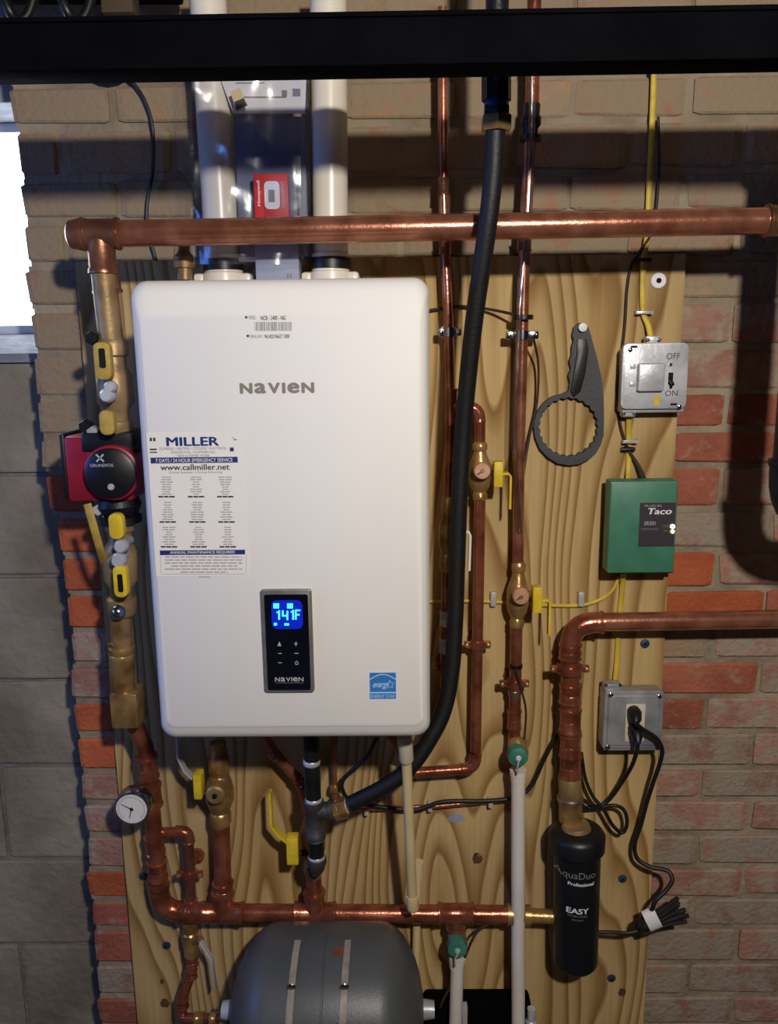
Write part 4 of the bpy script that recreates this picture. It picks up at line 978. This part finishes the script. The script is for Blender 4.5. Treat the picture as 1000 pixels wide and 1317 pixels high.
thin([(846,150,.014),(847,220,.012),(840,290,.012),(824,322,.024),(812,340,.024),(806,372,.024),(803,420,.024),(797,470,.024),(793,500,.024),(797,545,.024),(808,578,.026),(822,600,.03),(833,624,.045)], .0026, 'wire', 'thin brown wire running beside the switch box to the green box')
thin([(806,577,.028),(817,595,.03),(829,622,.045)], .002, 'wire', 'second thin brown wire entering the top of the green box')
bm = B(); c = at(807,578,.026); lathe(bm, c+LF*.013, c+RTV*.013, [(0,.004),(.5,.0055),(1,.004)], 10); tag(obj('zip_tie', bm, 'black'), 'black zip tie where the brown wires meet over the green box', 'zip tie')
thin([(552,399,.03),(590,394,.03),(630,398,.04),(672,407,.08)], .0026, 'wire', 'thin brown wire stretched from the heater to the copper pipe')
thin([(686,436,.08),(692,470,.05),(690,520,.04),(680,565,.04),(672,620,.05),(668,690,.07)], .0022, 'wire', 'thin brown wire curving beside the clear tubing near the wrench')
thin([(160,94,.02),(172,108,.012),(186,130,.012),(196,165,.012),(196,220,.012),(189,262,.012),(190,295,.012),(199,330,.012),(208,360,.012)], .0034, 'cord', 'thin black wire hanging on the brick between window and vent pipe')
thin([(663,862,.085),(671,890,.082),(676,915,.08),(674,950,.08)], .0022, 'wire', 'thin brown wire beside the short copper pipe under the zip tie')
for px, lb in ((155,'dark shadow blob under the beam where the black wire starts'),):
    bm = B(); ball(bm, at(140, 92, .02), .026, 2, (1.3,.8,.7)); tag(obj('shadow_blob', bm, 'black_matte'), 'dark blob standing for a shadow under the beam near the window', 'cable')  # black ball on the brick stands in for a shadow blob

# switch box
sb = thing('switch_box', 'square metal switch box with hand written OFF and ON', 'electrical box', at(840,530,.02))
bm = B(); pbox(bm, 801, 447, 882, 531, .020, .058, .004); obj('box', bm, 'steel', sb)
SF = .066
bm = B(); A0 = at(799,487,SF); A1 = at(884,487,SF); zt_s, zb_s = at(841,441,SF).z, at(841,526,SF).z
plate_o = obj('cover_plate', prism(B(), rrect(A0.x, A1.x, zb_s, zt_s, .011, 5), WALL-SF, WALL-SF+.010, .0018), 'steel', sb)
rx0, rx1, rz0, rz1 = at(818,487,SF).x, at(852,487,SF).x, at(835,503,SF).z, at(835,467,SF).z
obj('raised_cover', prism(B(), rrect(rx0, rx1, rz0, rz1, .004, 4), WALL-SF-.012, WALL-SF+.001, .003), 'steel', plate_o)
for px, py in ((814,471),(813,494)):
    bm = B(); pbox(bm, px-3.5, py-3, px+4, py+3, SF-.001, SF+.003, .001); obj('tab', bm, 'steel', plate_o)
tgx = at(862,487,SF)
bm = B(); box(bm, tgx+Vector((-.0045,-.0006,-.011)), tgx+Vector((.0045,.002,.011)), .001); obj('toggle_slot', bm, 'hole', plate_o)
obj('toggle', sweep(B(), [tgx+Vector((0,.001,-.002)), tgx+Vector((0,-.014,-.010))], [.0036,.0030], 10), 'black', plate_o)
for py in (469, 498): c = at(862,py,SF); obj('cover_screw', lathe(B(), c+OUT*.002, c, [(0,.002),(.4,.003),(1,.003)], 10), 'chrome', plate_o)
text('OFF', 857, 454, 874, 462, SF+.0004, 'dark_ink', plate_o, 'handwriting'); text('ON', 855, 502, 871, 509.5, SF+.0004, 'dark_ink', plate_o, 'handwriting')
for px, py in ((815,446),(866,520)):
    c = at(px,py,SF); bm = B(); box(bm, c+Vector((-.006,-.0005,-.002)), c+Vector((.006,.001,.002)), .0006); obj('keyhole', bm, 'hole', plate_o)
for px, py in ((810,450),(873,523)): c = at(px,py,SF); obj('corner_screw', lathe(B(), c+OUT*.0025, c, [(0,.002),(.4,.004),(1,.004)], 10), 'chrome', plate_o)
bm = B(); pbox(bm, 841, 508, 848, 522, SF-.001, SF+.0006); obj('yellow_tape', bm, 'romex', plate_o, label='small strip of yellow tape')
for px, py, s in ((838,437,1),(807,531,-1)):
    bm = B(); c = at(px, py, .045); box(bm, c+Vector((-.013,-.008,-.007)), c+Vector((.013,.010,.007)), .003)
    cn = obj('cable_connector', bm, 'steel', sb)
    for q in (-1,1): ball_ = B(); ball(ball_, c+Vector((q*.010,-.010,0)), .0042, 1); obj('clamp_screw', ball_, 'chrome', cn)

# green relay box
rb_o = thing('relay_box', 'green metal relay box with a charcoal label and two lit lamps', 'control box', at(822,737,.02))
bm = B(); pbox(bm, 785, 624, 869, 738, .0195, .055, .003); obj('base', bm, 'black_iron', rb_o)
GF = .088
gx0, gx1 = at(782.5,678,GF).x, at(869,678,GF).x; gz0, gz1 = at(822,737,GF).z, at(828,619,GF).z
lid = obj('lid', prism(B(), rrect(gx0, gx1, gz0, gz1, .004, 4), WALL-GF, WALL-.052, .003), 'green', rb_o)
bm = B(); pbox(bm, 821.5, 646.5, 867.5, 703, GF, GF+.0006); lab = obj('label_plate', bm, 'relay_label', lid)
text('Taco', 831, 653.5, 863, 661.5, GF+.0010, 'paper', lab, 'lettering', .03, shear=.003)
text('PLUG IN', 829, 649, 850, 652, GF+.0010, 'soft_ink', lab, 'lettering')
text('SR501', 828, 670.5, 842.5, 675.5, GF+.0010, 'soft_ink', lab, 'lettering', .01)
text('SWITCHING', 824, 679, 846, 682, GF+.0010, 'mid_ink', lab, 'lettering')
text('POWER', 852, 675.5, 859, 678, GF+.0010, 'mid_ink', lab, 'lettering'); text('ON', 853, 681.5, 858, 684, GF+.0010, 'mid_ink', lab, 'lettering')
for py, r in ((677,.0042),(683.5,.0034)):
    c = at(864.3,py,GF+.0006); obj('indicator_lamp', lathe(B(), c+OUT*.003, c, [(0,r*.6),(.4,r),(1,r)], 12), 'lamp_on', lid)

# outlet box with two plugs
ob = thing('outlet_box', 'square metal outlet box with a beige receptacle', 'electrical box', at(814,966,.02))
OF = .078
bm = B(); pbox(bm, 777, 893, 852, 966, .0195, OF-.008, .004); obj('box', bm, 'steel_gray', ob)
ox0, ox1, oz0, oz1 = at(776.5,926,OF).x, at(853,926,OF).x, at(813,964,OF).z, at(815,890,OF).z
op = obj('cover_plate', prism(B(), rrect(ox0, ox1, oz0, oz1, .007, 4), WALL-OF+.004, WALL-OF+.012, .002), 'steel_gray', ob)
obj('raised_panel', prism(B(), rrect(ox0+.007, ox1-.007, oz0+.007, oz1-.007, .010, 4), WALL-OF, WALL-OF+.006, .003), 'steel_gray', op)
bm = B(); pbox(bm, 804, 906, 829, 954, OF-.002, OF+.002, .0015); rc_ = obj('receptacle', bm, 'ivory', op)
for px, py in ((785,894),(847,896),(781,961)): c = at(px,py,OF-.003); obj('cover_screw', lathe(B(), c+OUT*.003, c, [(0,.003),(.4,.005),(1,.005)], 10), 'chrome', op)
bm = B(); pbox(bm, 777, 880, 799, 893, .04, .066, .003); cn = obj('cable_connector', bm, 'steel_gray', ob)
for px in (779, 797): obj('clamp_screw', ball(B(), at(px, 881, .066), .004, 1), 'chrome', cn)
def plug(px, py, d, ex, ey):
    a = at(px, py, d); b = at(ex, ey, d+.012); t = B()
    sweep(t, [Vector((a.x, WALL-OF+.002, a.z)), Vector((a.x, WALL-OF-.012, a.z)), a*.6+b*.4, b], [.0135,.0135,.0105,.0055], 10)
    return t
K1 = [(817,930,.118),(826,938,.11),(844,950,.10),(851,965,.09),(848,982,.08),(840,1005,.07),(832,1030,.06),(824,1060,.055),(816,1085,.055),(819,1104,.06),(836,1115,.07),(858,1120,.08),(864,1132,.09),(856,1145,.095),(843,1158,.10),(838,1170,.10)]
cd1 = thing('power_cord', 'black power cord from the upper plug curving down over the brick side', 'cord', at(840,1158,.09))
obj('plug', plug(818, 921, .10, 817, 931), 'black', cd1)
obj('cable', sweep(B(), spline([at(*p) for p in K1], 6), .0044, 10), 'cord', cd1)
K2 = [(820,955,.115),(818,968,.10),(812,985,.08),(800,1005,.06),(785,1026,.05),(772,1036,.05),(762,1036,.06),(748,1028,.06)]
cd2 = thing('power_cord', 'black power cord from the lower plug looping toward the filter pipe', 'cord', at(770,1040,.06))
obj('plug', plug(819, 943, .10, 820, 956), 'black', cd2)
obj('cable', sweep(B(), spline([at(*p) for p in K2], 6), .0042, 10), 'cord', cd2)
K3 = [(747,968,.05),(752,1000,.05),(762,1024,.055),(775,1040,.06),(788,1062,.06),(800,1071,.06),(806,1058,.06),(802,1042,.06),(790,1036,.06),(772,1038,.055),(754,1039,.06)]
tag(obj('cord_loop', sweep(B(), spline([at(*p) for p in K3], 6), .0038, 10), 'cord'), 'black cord loop hanging between the filter pipe and outlet box', 'cord')
K4 = [(768,1199,.09),(785,1199,.09),(805,1200,.09),(822,1196,.09),(835,1186,.09)]
tag(obj('cord_tail', sweep(B(), spline([at(*p) for p in K4], 6), .0040, 10), 'cord'), 'black cord running from behind the filter to the wrapped bundle', 'cord')
bd = thing('cord_bundle', 'coiled black cord bundle wrapped in a white band', 'cord', at(845,1205,.07))
dirv = (at(885,1165,.09)-at(815,1195,.09)).normalized(); prp = Vector((-dirv.z, 0, dirv.x))
for k in range(8):
    a = (k%4-1.5)*.0085; yy = (-.006 if k < 4 else .006)
    cen = at(846,1183,.09)+prp*a+Vector((0,yy,0)); L0 = .040+random.uniform(-.006,.006); L1_ = .052+random.uniform(-.012,.008); fan = a*.85
    pts = [cen-dirv*L0-prp*a*.25, cen-dirv*.02, cen+dirv*.012, cen+dirv*L1_+prp*fan]
    obj('cord_strand', sweep(B(), spline(pts, 4), [.0045]*12+[.0042], 8), 'cord', bd)
wc = at(838,1182,.09); ring = []
t = B(); outl = [(.024*math.cos(R(x)), .0145*math.sin(R(x))) for x in range(0,360,20)]
sweepbm = B(); v1 = [sweepbm.verts.new(wc-dirv*.013+prp*a+Vector((0,b,0))) for a, b in outl]; v2 = [sweepbm.verts.new(wc+dirv*.013+prp*a+Vector((0,b,0))) for a, b in outl]
for i in range(len(v1)): sweepbm.faces.new((v1[i], v1[(i+1)%len(v1)], v2[(i+1)%len(v1)], v2[i]))
obj('white_band', sweepbm, 'tape', bd, label='white band round the cord')
obj('bundle_core', ball(B(), at(828,1190,.088), .017, 2, (1.2,.8,.95)), 'cord', bd)

# ================================================================== HANGING WRENCH
wd = .034; cx, cy = 732, 549
wc = at(cx, cy, wd); k = sc(cx, cy, wd)
def W(px, py): p = at(px, py, wd); return (p.x, p.z)
outer = [W(*p) for p in ((745,415),(752,416),(757,422),(762,440),(768,462),(773,485),(776,510),(776.5,540),(776,560),(772,573),(766,583),(757,591),(745,597),(731,598.5),(717,596),(704,588),(694,577),(688,562),(686,547),(690,531),(698,519),(710,510),(722,507),(731,503),(733,492),(731,483),(734,474),(732,464),(735,456),(735,446),(738,438),(736,430),(738,421))]
inner = []
for i in range(48):
    a = 2*math.pi*i/48; r = (36.2 if i % 2 else 38.6); inner.append(W(cx-1+r*math.cos(a), cy+0-r*math.sin(a)*1.0))
bm = bmesh.new()
def loop(pts):
    vs = [bm.verts.new((x, WALL-wd, z)) for x, z in pts]; return [bm.edges.new((vs[i], vs[(i+1)%len(vs)])) for i in range(len(vs))]
es = loop(outer)+loop(inner)
bmesh.ops.triangle_fill(bm, use_beauty=True, edges=es)
ex = bmesh.ops.extrude_face_region(bm, geom=bm.faces[:]); bmesh.ops.translate(bm, verts=[g for g in ex['geom'] if isinstance(g, bmesh.types.BMVert)], vec=(0,.013,0))
wr = thing('filter_wrench', 'charcoal plastic filter wrench with a toothed ring hanging on a nail', 'wrench', wc)
obj('wrench_body', bm, 'wrench', wr)
pts = [W(*p) for p in ((742,436),(754,436),(756,450),(752,480),(746,503),(737,511),(733,503),(737,480),(741,455))]
obj('grip_inset', prism(B(), pts, WALL-wd-.004, WALL-wd+.002, .0015), 'black', wr)
nl = thing('nail', 'bright nail head holding the wrench on the plywood', 'nail', at(749,421,wd))
c = at(749,421,wd+.006); obj('head', lathe(B(), c+OUT*.003, c, [(0,.005),(.3,.0078),(1,.0078)], 14), 'white_dot', nl); obj('shank', sweep(B(), [c, Vector((c.x, WALL-.0192, c.z))], .0024, 8), 'chrome', nl)

# ================================================================== GRAY EXPANSION TANK
tk = thing('expansion_tank', 'gray expansion tank lying sideways at the bottom under the manifold', 'tank', (at(420,1317,.2).x, WALL-.20, .02))
tdc = .20; zt = at(425,1208,tdc).z; tr = .155; tzc = zt-tr; xL, xR = at(300,1317,tdc).x, at(545,1317,tdc).x
prof = []
Lx = xR-xL; cap = .085
for i in range(9): s = i/8; prof.append((cap*(1-math.cos(s*math.pi/2))/Lx, tr*math.sin(s*math.pi/2)))
prof = [(f, r) for f, r in prof]+[(1-f, r) for f, r in reversed(prof)]
obj('shell', lathe(B(), Vector((xL, WALL-tdc, tzc)), Vector((xR, WALL-tdc, tzc)), prof, 48), 'tank', tk)
obj('weld_seam', lathe(B(), Vector(((xL+xR)/2-.002, WALL-tdc, tzc)), Vector(((xL+xR)/2+.002, WALL-tdc, tzc)), [(0,tr),(.2,tr+.0012),(.8,tr+.0012),(1,tr)], 48), 'tank', tk)
for px in (374, 443):
    x = at(px, 1260, tdc+tr*.7).x; pts = []
    for q in range(9): aa = R(88-q*11); pts.append(Vector((x-(q*.0008), WALL-tdc-math.cos(aa)*(tr+.002), tzc+math.sin(aa)*(tr+.002))))
    s_ = obj('clear_strip', sweep(B(), pts, 1.0, prof=rect(.012,.003)), 'strap', tk, label='clear plastic strip over the tank')
    p_ = pts[3]; bm = B(); ball(bm, p_+Vector((0,-.002,.002)), .007, 1, (1.4,.6,1.0)); obj('clip_knot', bm, 'chrome', s_)
    p_ = pts[5]; bm = B(); box(bm, p_+Vector((-.013,-.006,-.003)), p_+Vector((.008,.004,.003)), .002); obj('zip_tie', bm, 'black', s_)
aa = R(76); bm = B(); x = at(438,1216,tdc).x
t = bmesh.new(); bmesh.ops.create_grid(t, x_segments=6, y_segments=3, size=1)
for v in t.verts: an = R(79+v.co.y*4); v.co = Vector((x+v.co.x*(.013-.004*abs(v.co.y))+random.uniform(-.003,.003), WALL-tdc-math.cos(an)*(tr+.0007), tzc+math.sin(an)*(tr+.0007)))
merge(bm, t); obj('rust_patch', bm, 'rust', tk, label='red brown rust patch')
for s, px in ((-1, xL), (1, xR)):
    obj('end_fitting', lathe(B(), Vector((px-s*.01, WALL-tdc, tzc)), Vector((px+s*.02, WALL-tdc, tzc)), [(0,.02),(1,.016)], 14), 'steel', tk)
bm = B(); c = at(286,1309,.15); lathe(bm, c+LF*.004, c+RTV*.05, [(0,.015),(.3,.018),(.4,.014),(1,.014)]); obj('inlet_union', bm, 'brass_dull', tk)
for s in (-1, 1):
    bm = B(); box(bm, ((xL+xR)/2+s*.08-.02, WALL-tdc-.07, .0), ((xL+xR)/2+s*.08+.02, WALL-tdc+.07, tzc-tr+.01), .004); obj('foot', bm, 'tank', tk)

# dark box on the floor behind the white tubes
db = thing('floor_pump_box', 'low black pump box on the floor behind the white tubes', 'box', (at(620,1317,.06).x, WALL-.08, 0))
zt = at(620,1294,.078).z; x0, x1 = at(545,1300,.078).x, at(684,1300,.078).x
bm = B(); box(bm, (x0, WALL-.078, 0), (x1, WALL-.024, zt), .010); obj('body', bm, 'black_matte', db)
bm = B(); pbox(bm, 594, 1296, 601, 1325, .070, .088, .002); obj('side_clip', bm, 'clip', db)
c = at(683,1297,.085); obj('outlet_spigot', lathe(B(), c-UPV*.06, c+UPV*.0, [(0,.012),(.5,.012),(.55,.0085),(1,.0085)], 14), 'steel', db)
obj('knob', ball(B(), at(552,1300,.083), .009, 1), 'steel', db)

# ================================================================== BAG WITH PAPERS AND THERMOSTAT BOX between the vent pipes
mp_ = thing('manual_sheet', 'white printed instruction sheet inside the clear bag', 'paper', at(335,145,.15))
sh = B(); A0 = [at(268,84,.128), at(396,76,.128), at(392,146,.128), at(300,146,.128)]
for q in A0[:2]: q.z += .03
bmq = B(); f = bmq.faces.new([bmq.verts.new(q) for q in A0]); ex = bmesh.ops.extrude_face_region(bmq, geom=[f]); bmesh.ops.translate(bmq, verts=[g for g in ex['geom'] if isinstance(g, bmesh.types.BMVert)], vec=(0,.0015,0))
obj('sheet', bmq, 'paper', mp_, smooth=False)
printed([(303,92,345,94),(303,99,352,101),(303,106,340,107.5),(303,124,368,126),(362,116,369,124),(376,114,386,124)], .1285, 'mid_ink', mp_, 'printed_marks')
bk = thing('manual_booklet', 'blue gray booklet standing in the clear bag behind the red carton', 'booklet', at(360,350,.13))
bm = B(); pbox(bm, 304, 150, 394, 330, .105, .120, .002); obj('cover', bm, 'booklet', bk)
bm = B(); pbox(bm, 306, 330, 330, 336, .105, .118, .001); obj('pages', bm, 'paper', bk)
cb = thing('parts_carton', 'pale blue gray carton standing between the vent collars on the heater', 'carton', at(356,357,.14))
bm = B(); pbox(bm, 328, 308, 384, 366, .09, .135, .002); 
for v in bm.verts: v.co.z = max(v.co.z, hz1-.009)
obj('carton', bm, 'carton', cb)
printed([(369,352,371,358),(373,352,375,358)], .1356, 'mid_ink', cb, 'printed_marks')
rx = thing('thermostat_carton', 'small red thermostat carton in the clear bag above the header pipe', 'carton', at(353,280,.14))
bm = B(); pbox(bm, 326.5, 223, 371, 290, .125, .158, .0015); ct = obj('carton', bm, 'red', rx)
bm = B(); pbox(bm, 371, 224, 381.5, 290, .124, .156, .0015); obj('side_panel', bm, 'booklet', rx, label='gray side panel')
bm = B(); q0 = at(340,250,.158); q1 = at(359.5,250,.158)
ph_ = obj('printed_thermostat', prism(B(), rrect(q0.x, q1.x, at(350,269,.158).z, at(350,233,.158).z, .007, 5), WALL-.1587, WALL-.158), 'paper', ct)
bm = B(); pbox(bm, 345, 244, 353, 260, .1585, .159); obj('printed_display', bm, 'gray_ink', ph_)
def vtext(s, px, py0, py1, wpx, d, m, parent):
    bm = glyphs(s, .03); fit(bm, 0, 0, 1, 1, 0)
    a = at(px, py1, d); zt = at(px, py0, d).z; w = sc(px, py0, d)*wpx
    for v in bm.verts: sx, sz = v.co.x, v.co.z; v.co = Vector((a.x+w/2-sz*w, WALL-d+v.co.y, a.z+(zt-a.z)*sx))
    return obj('lettering', bm, m, parent, smooth=False)
vtext('Honeywell', 333.5, 232, 265, 5, .1585, 'paper', ct); vtext('THERMOSTAT', 364.5, 233, 268, 4.5, .1585, 'soft_ink', ct)
tg = thing('paper_tag', 'small cream paper tag tilted against the vent pipe in the bag', 'tag', at(306,140,.14))
bm = B(); prism(bm, [W_ for W_ in [(at(x,y,.15).x, at(x,y,.15).z) for x, y in ((296,118),(308,113),(318,135),(304,143))]], WALL-.150, WALL-.147); obj('card', bm, 'cream', tg)
bm = B(); prism(bm, [(at(x,y,.151).x, at(x,y,.151).z) for x, y in ((301,131),(313,126),(317,134),(304,142))], WALL-.1508, WALL-.1504); obj('dark_print', bm, 'dark_ink', tg)
bag = thing('plastic_bag', 'clear plastic bag hung round the vent pipes with papers inside', 'bag', at(320,350,.17))
bm = B(); gx, gz = 26, 30; grid = []
rnd = random.Random(5)
for j in range(gz+1):
    row = []
    for i in range(gx+1):
        s, tt = i/gx, j/gz
        px = 232+8*tt+(398-232-6*tt)*s; py = 55+285*tt
        dd = .166+.006*math.sin(s*13+tt*5)+.005*math.sin(tt*11-s*6)+rnd.uniform(-.0015,.0015)
        if s < .06: dd -= .05*(1-s/.06)
        if s > .94: dd -= .04*(s-.94)/.06
        row.append(bm.verts.new(at(px, py, dd)))
    grid.append(row)
for j in range(gz):
    for i in range(gx): bm.faces.new((grid[j][i], grid[j][i+1], grid[j+1][i+1], grid[j+1][i]))
obj('film', bm, 'film', bag)

# ================================================================== BLACK STACK at the brick side
sx = .29; sr = .031
skp = thing('soil_stack', 'black iron waste stack with an elbow turning off in front of the brick wall', 'pipe', at(1018,640,sx))
s0, s1 = at(1020,600,sx), at(1020,600,sx); s1 = Vector((s0.x, s0.y, at(1000,108,sx).z)); cor = Vector((s0.x, s0.y, at(1018,672,sx).z))
obj('pipe', sweep(B(), [s0, s1], sr, 20), 'black_iron', skp)
obj('hub', lathe(B(), s1-UPV*.06, s1, [(0,sr),(.1,sr*1.25),(.9,sr*1.25),(1,sr)]), 'black_iron', skp)
elbow(skp, s1, cor, cor+RTV, sr, .10, 'black_iron')
pipe(skp, [cor+RTV*.09, cor+RTV*.9], sr, 'black_iron')

# ------------------------------------------------------------------ shared phrases for alike things
GROUPS = {'pipe_clamp':'pipe hangers screwed to the board','ball_valve':'brass ball valves','isolation_valve':'pump isolation valves','vent_pipe':'white vent pipes','yellow_cable':'yellow electrical cables','thin_wire':'thin brown wires','cable_staple':'staples on the yellow cable','cable_clip':'clear clips on the yellow cable','power_cord':'power cords at the outlet box','white_tube':'white water tubes','brass_elbow_fitting':'green capped fittings','zip_tie':'black zip ties'}
for o in list(C.objects):
    if o.parent is None and 'label' in o.keys():
        n_ = o.name.split('.')[0]
        if n_ in GROUPS and 'group' not in o.keys(): o['group'] = GROUPS[n_]
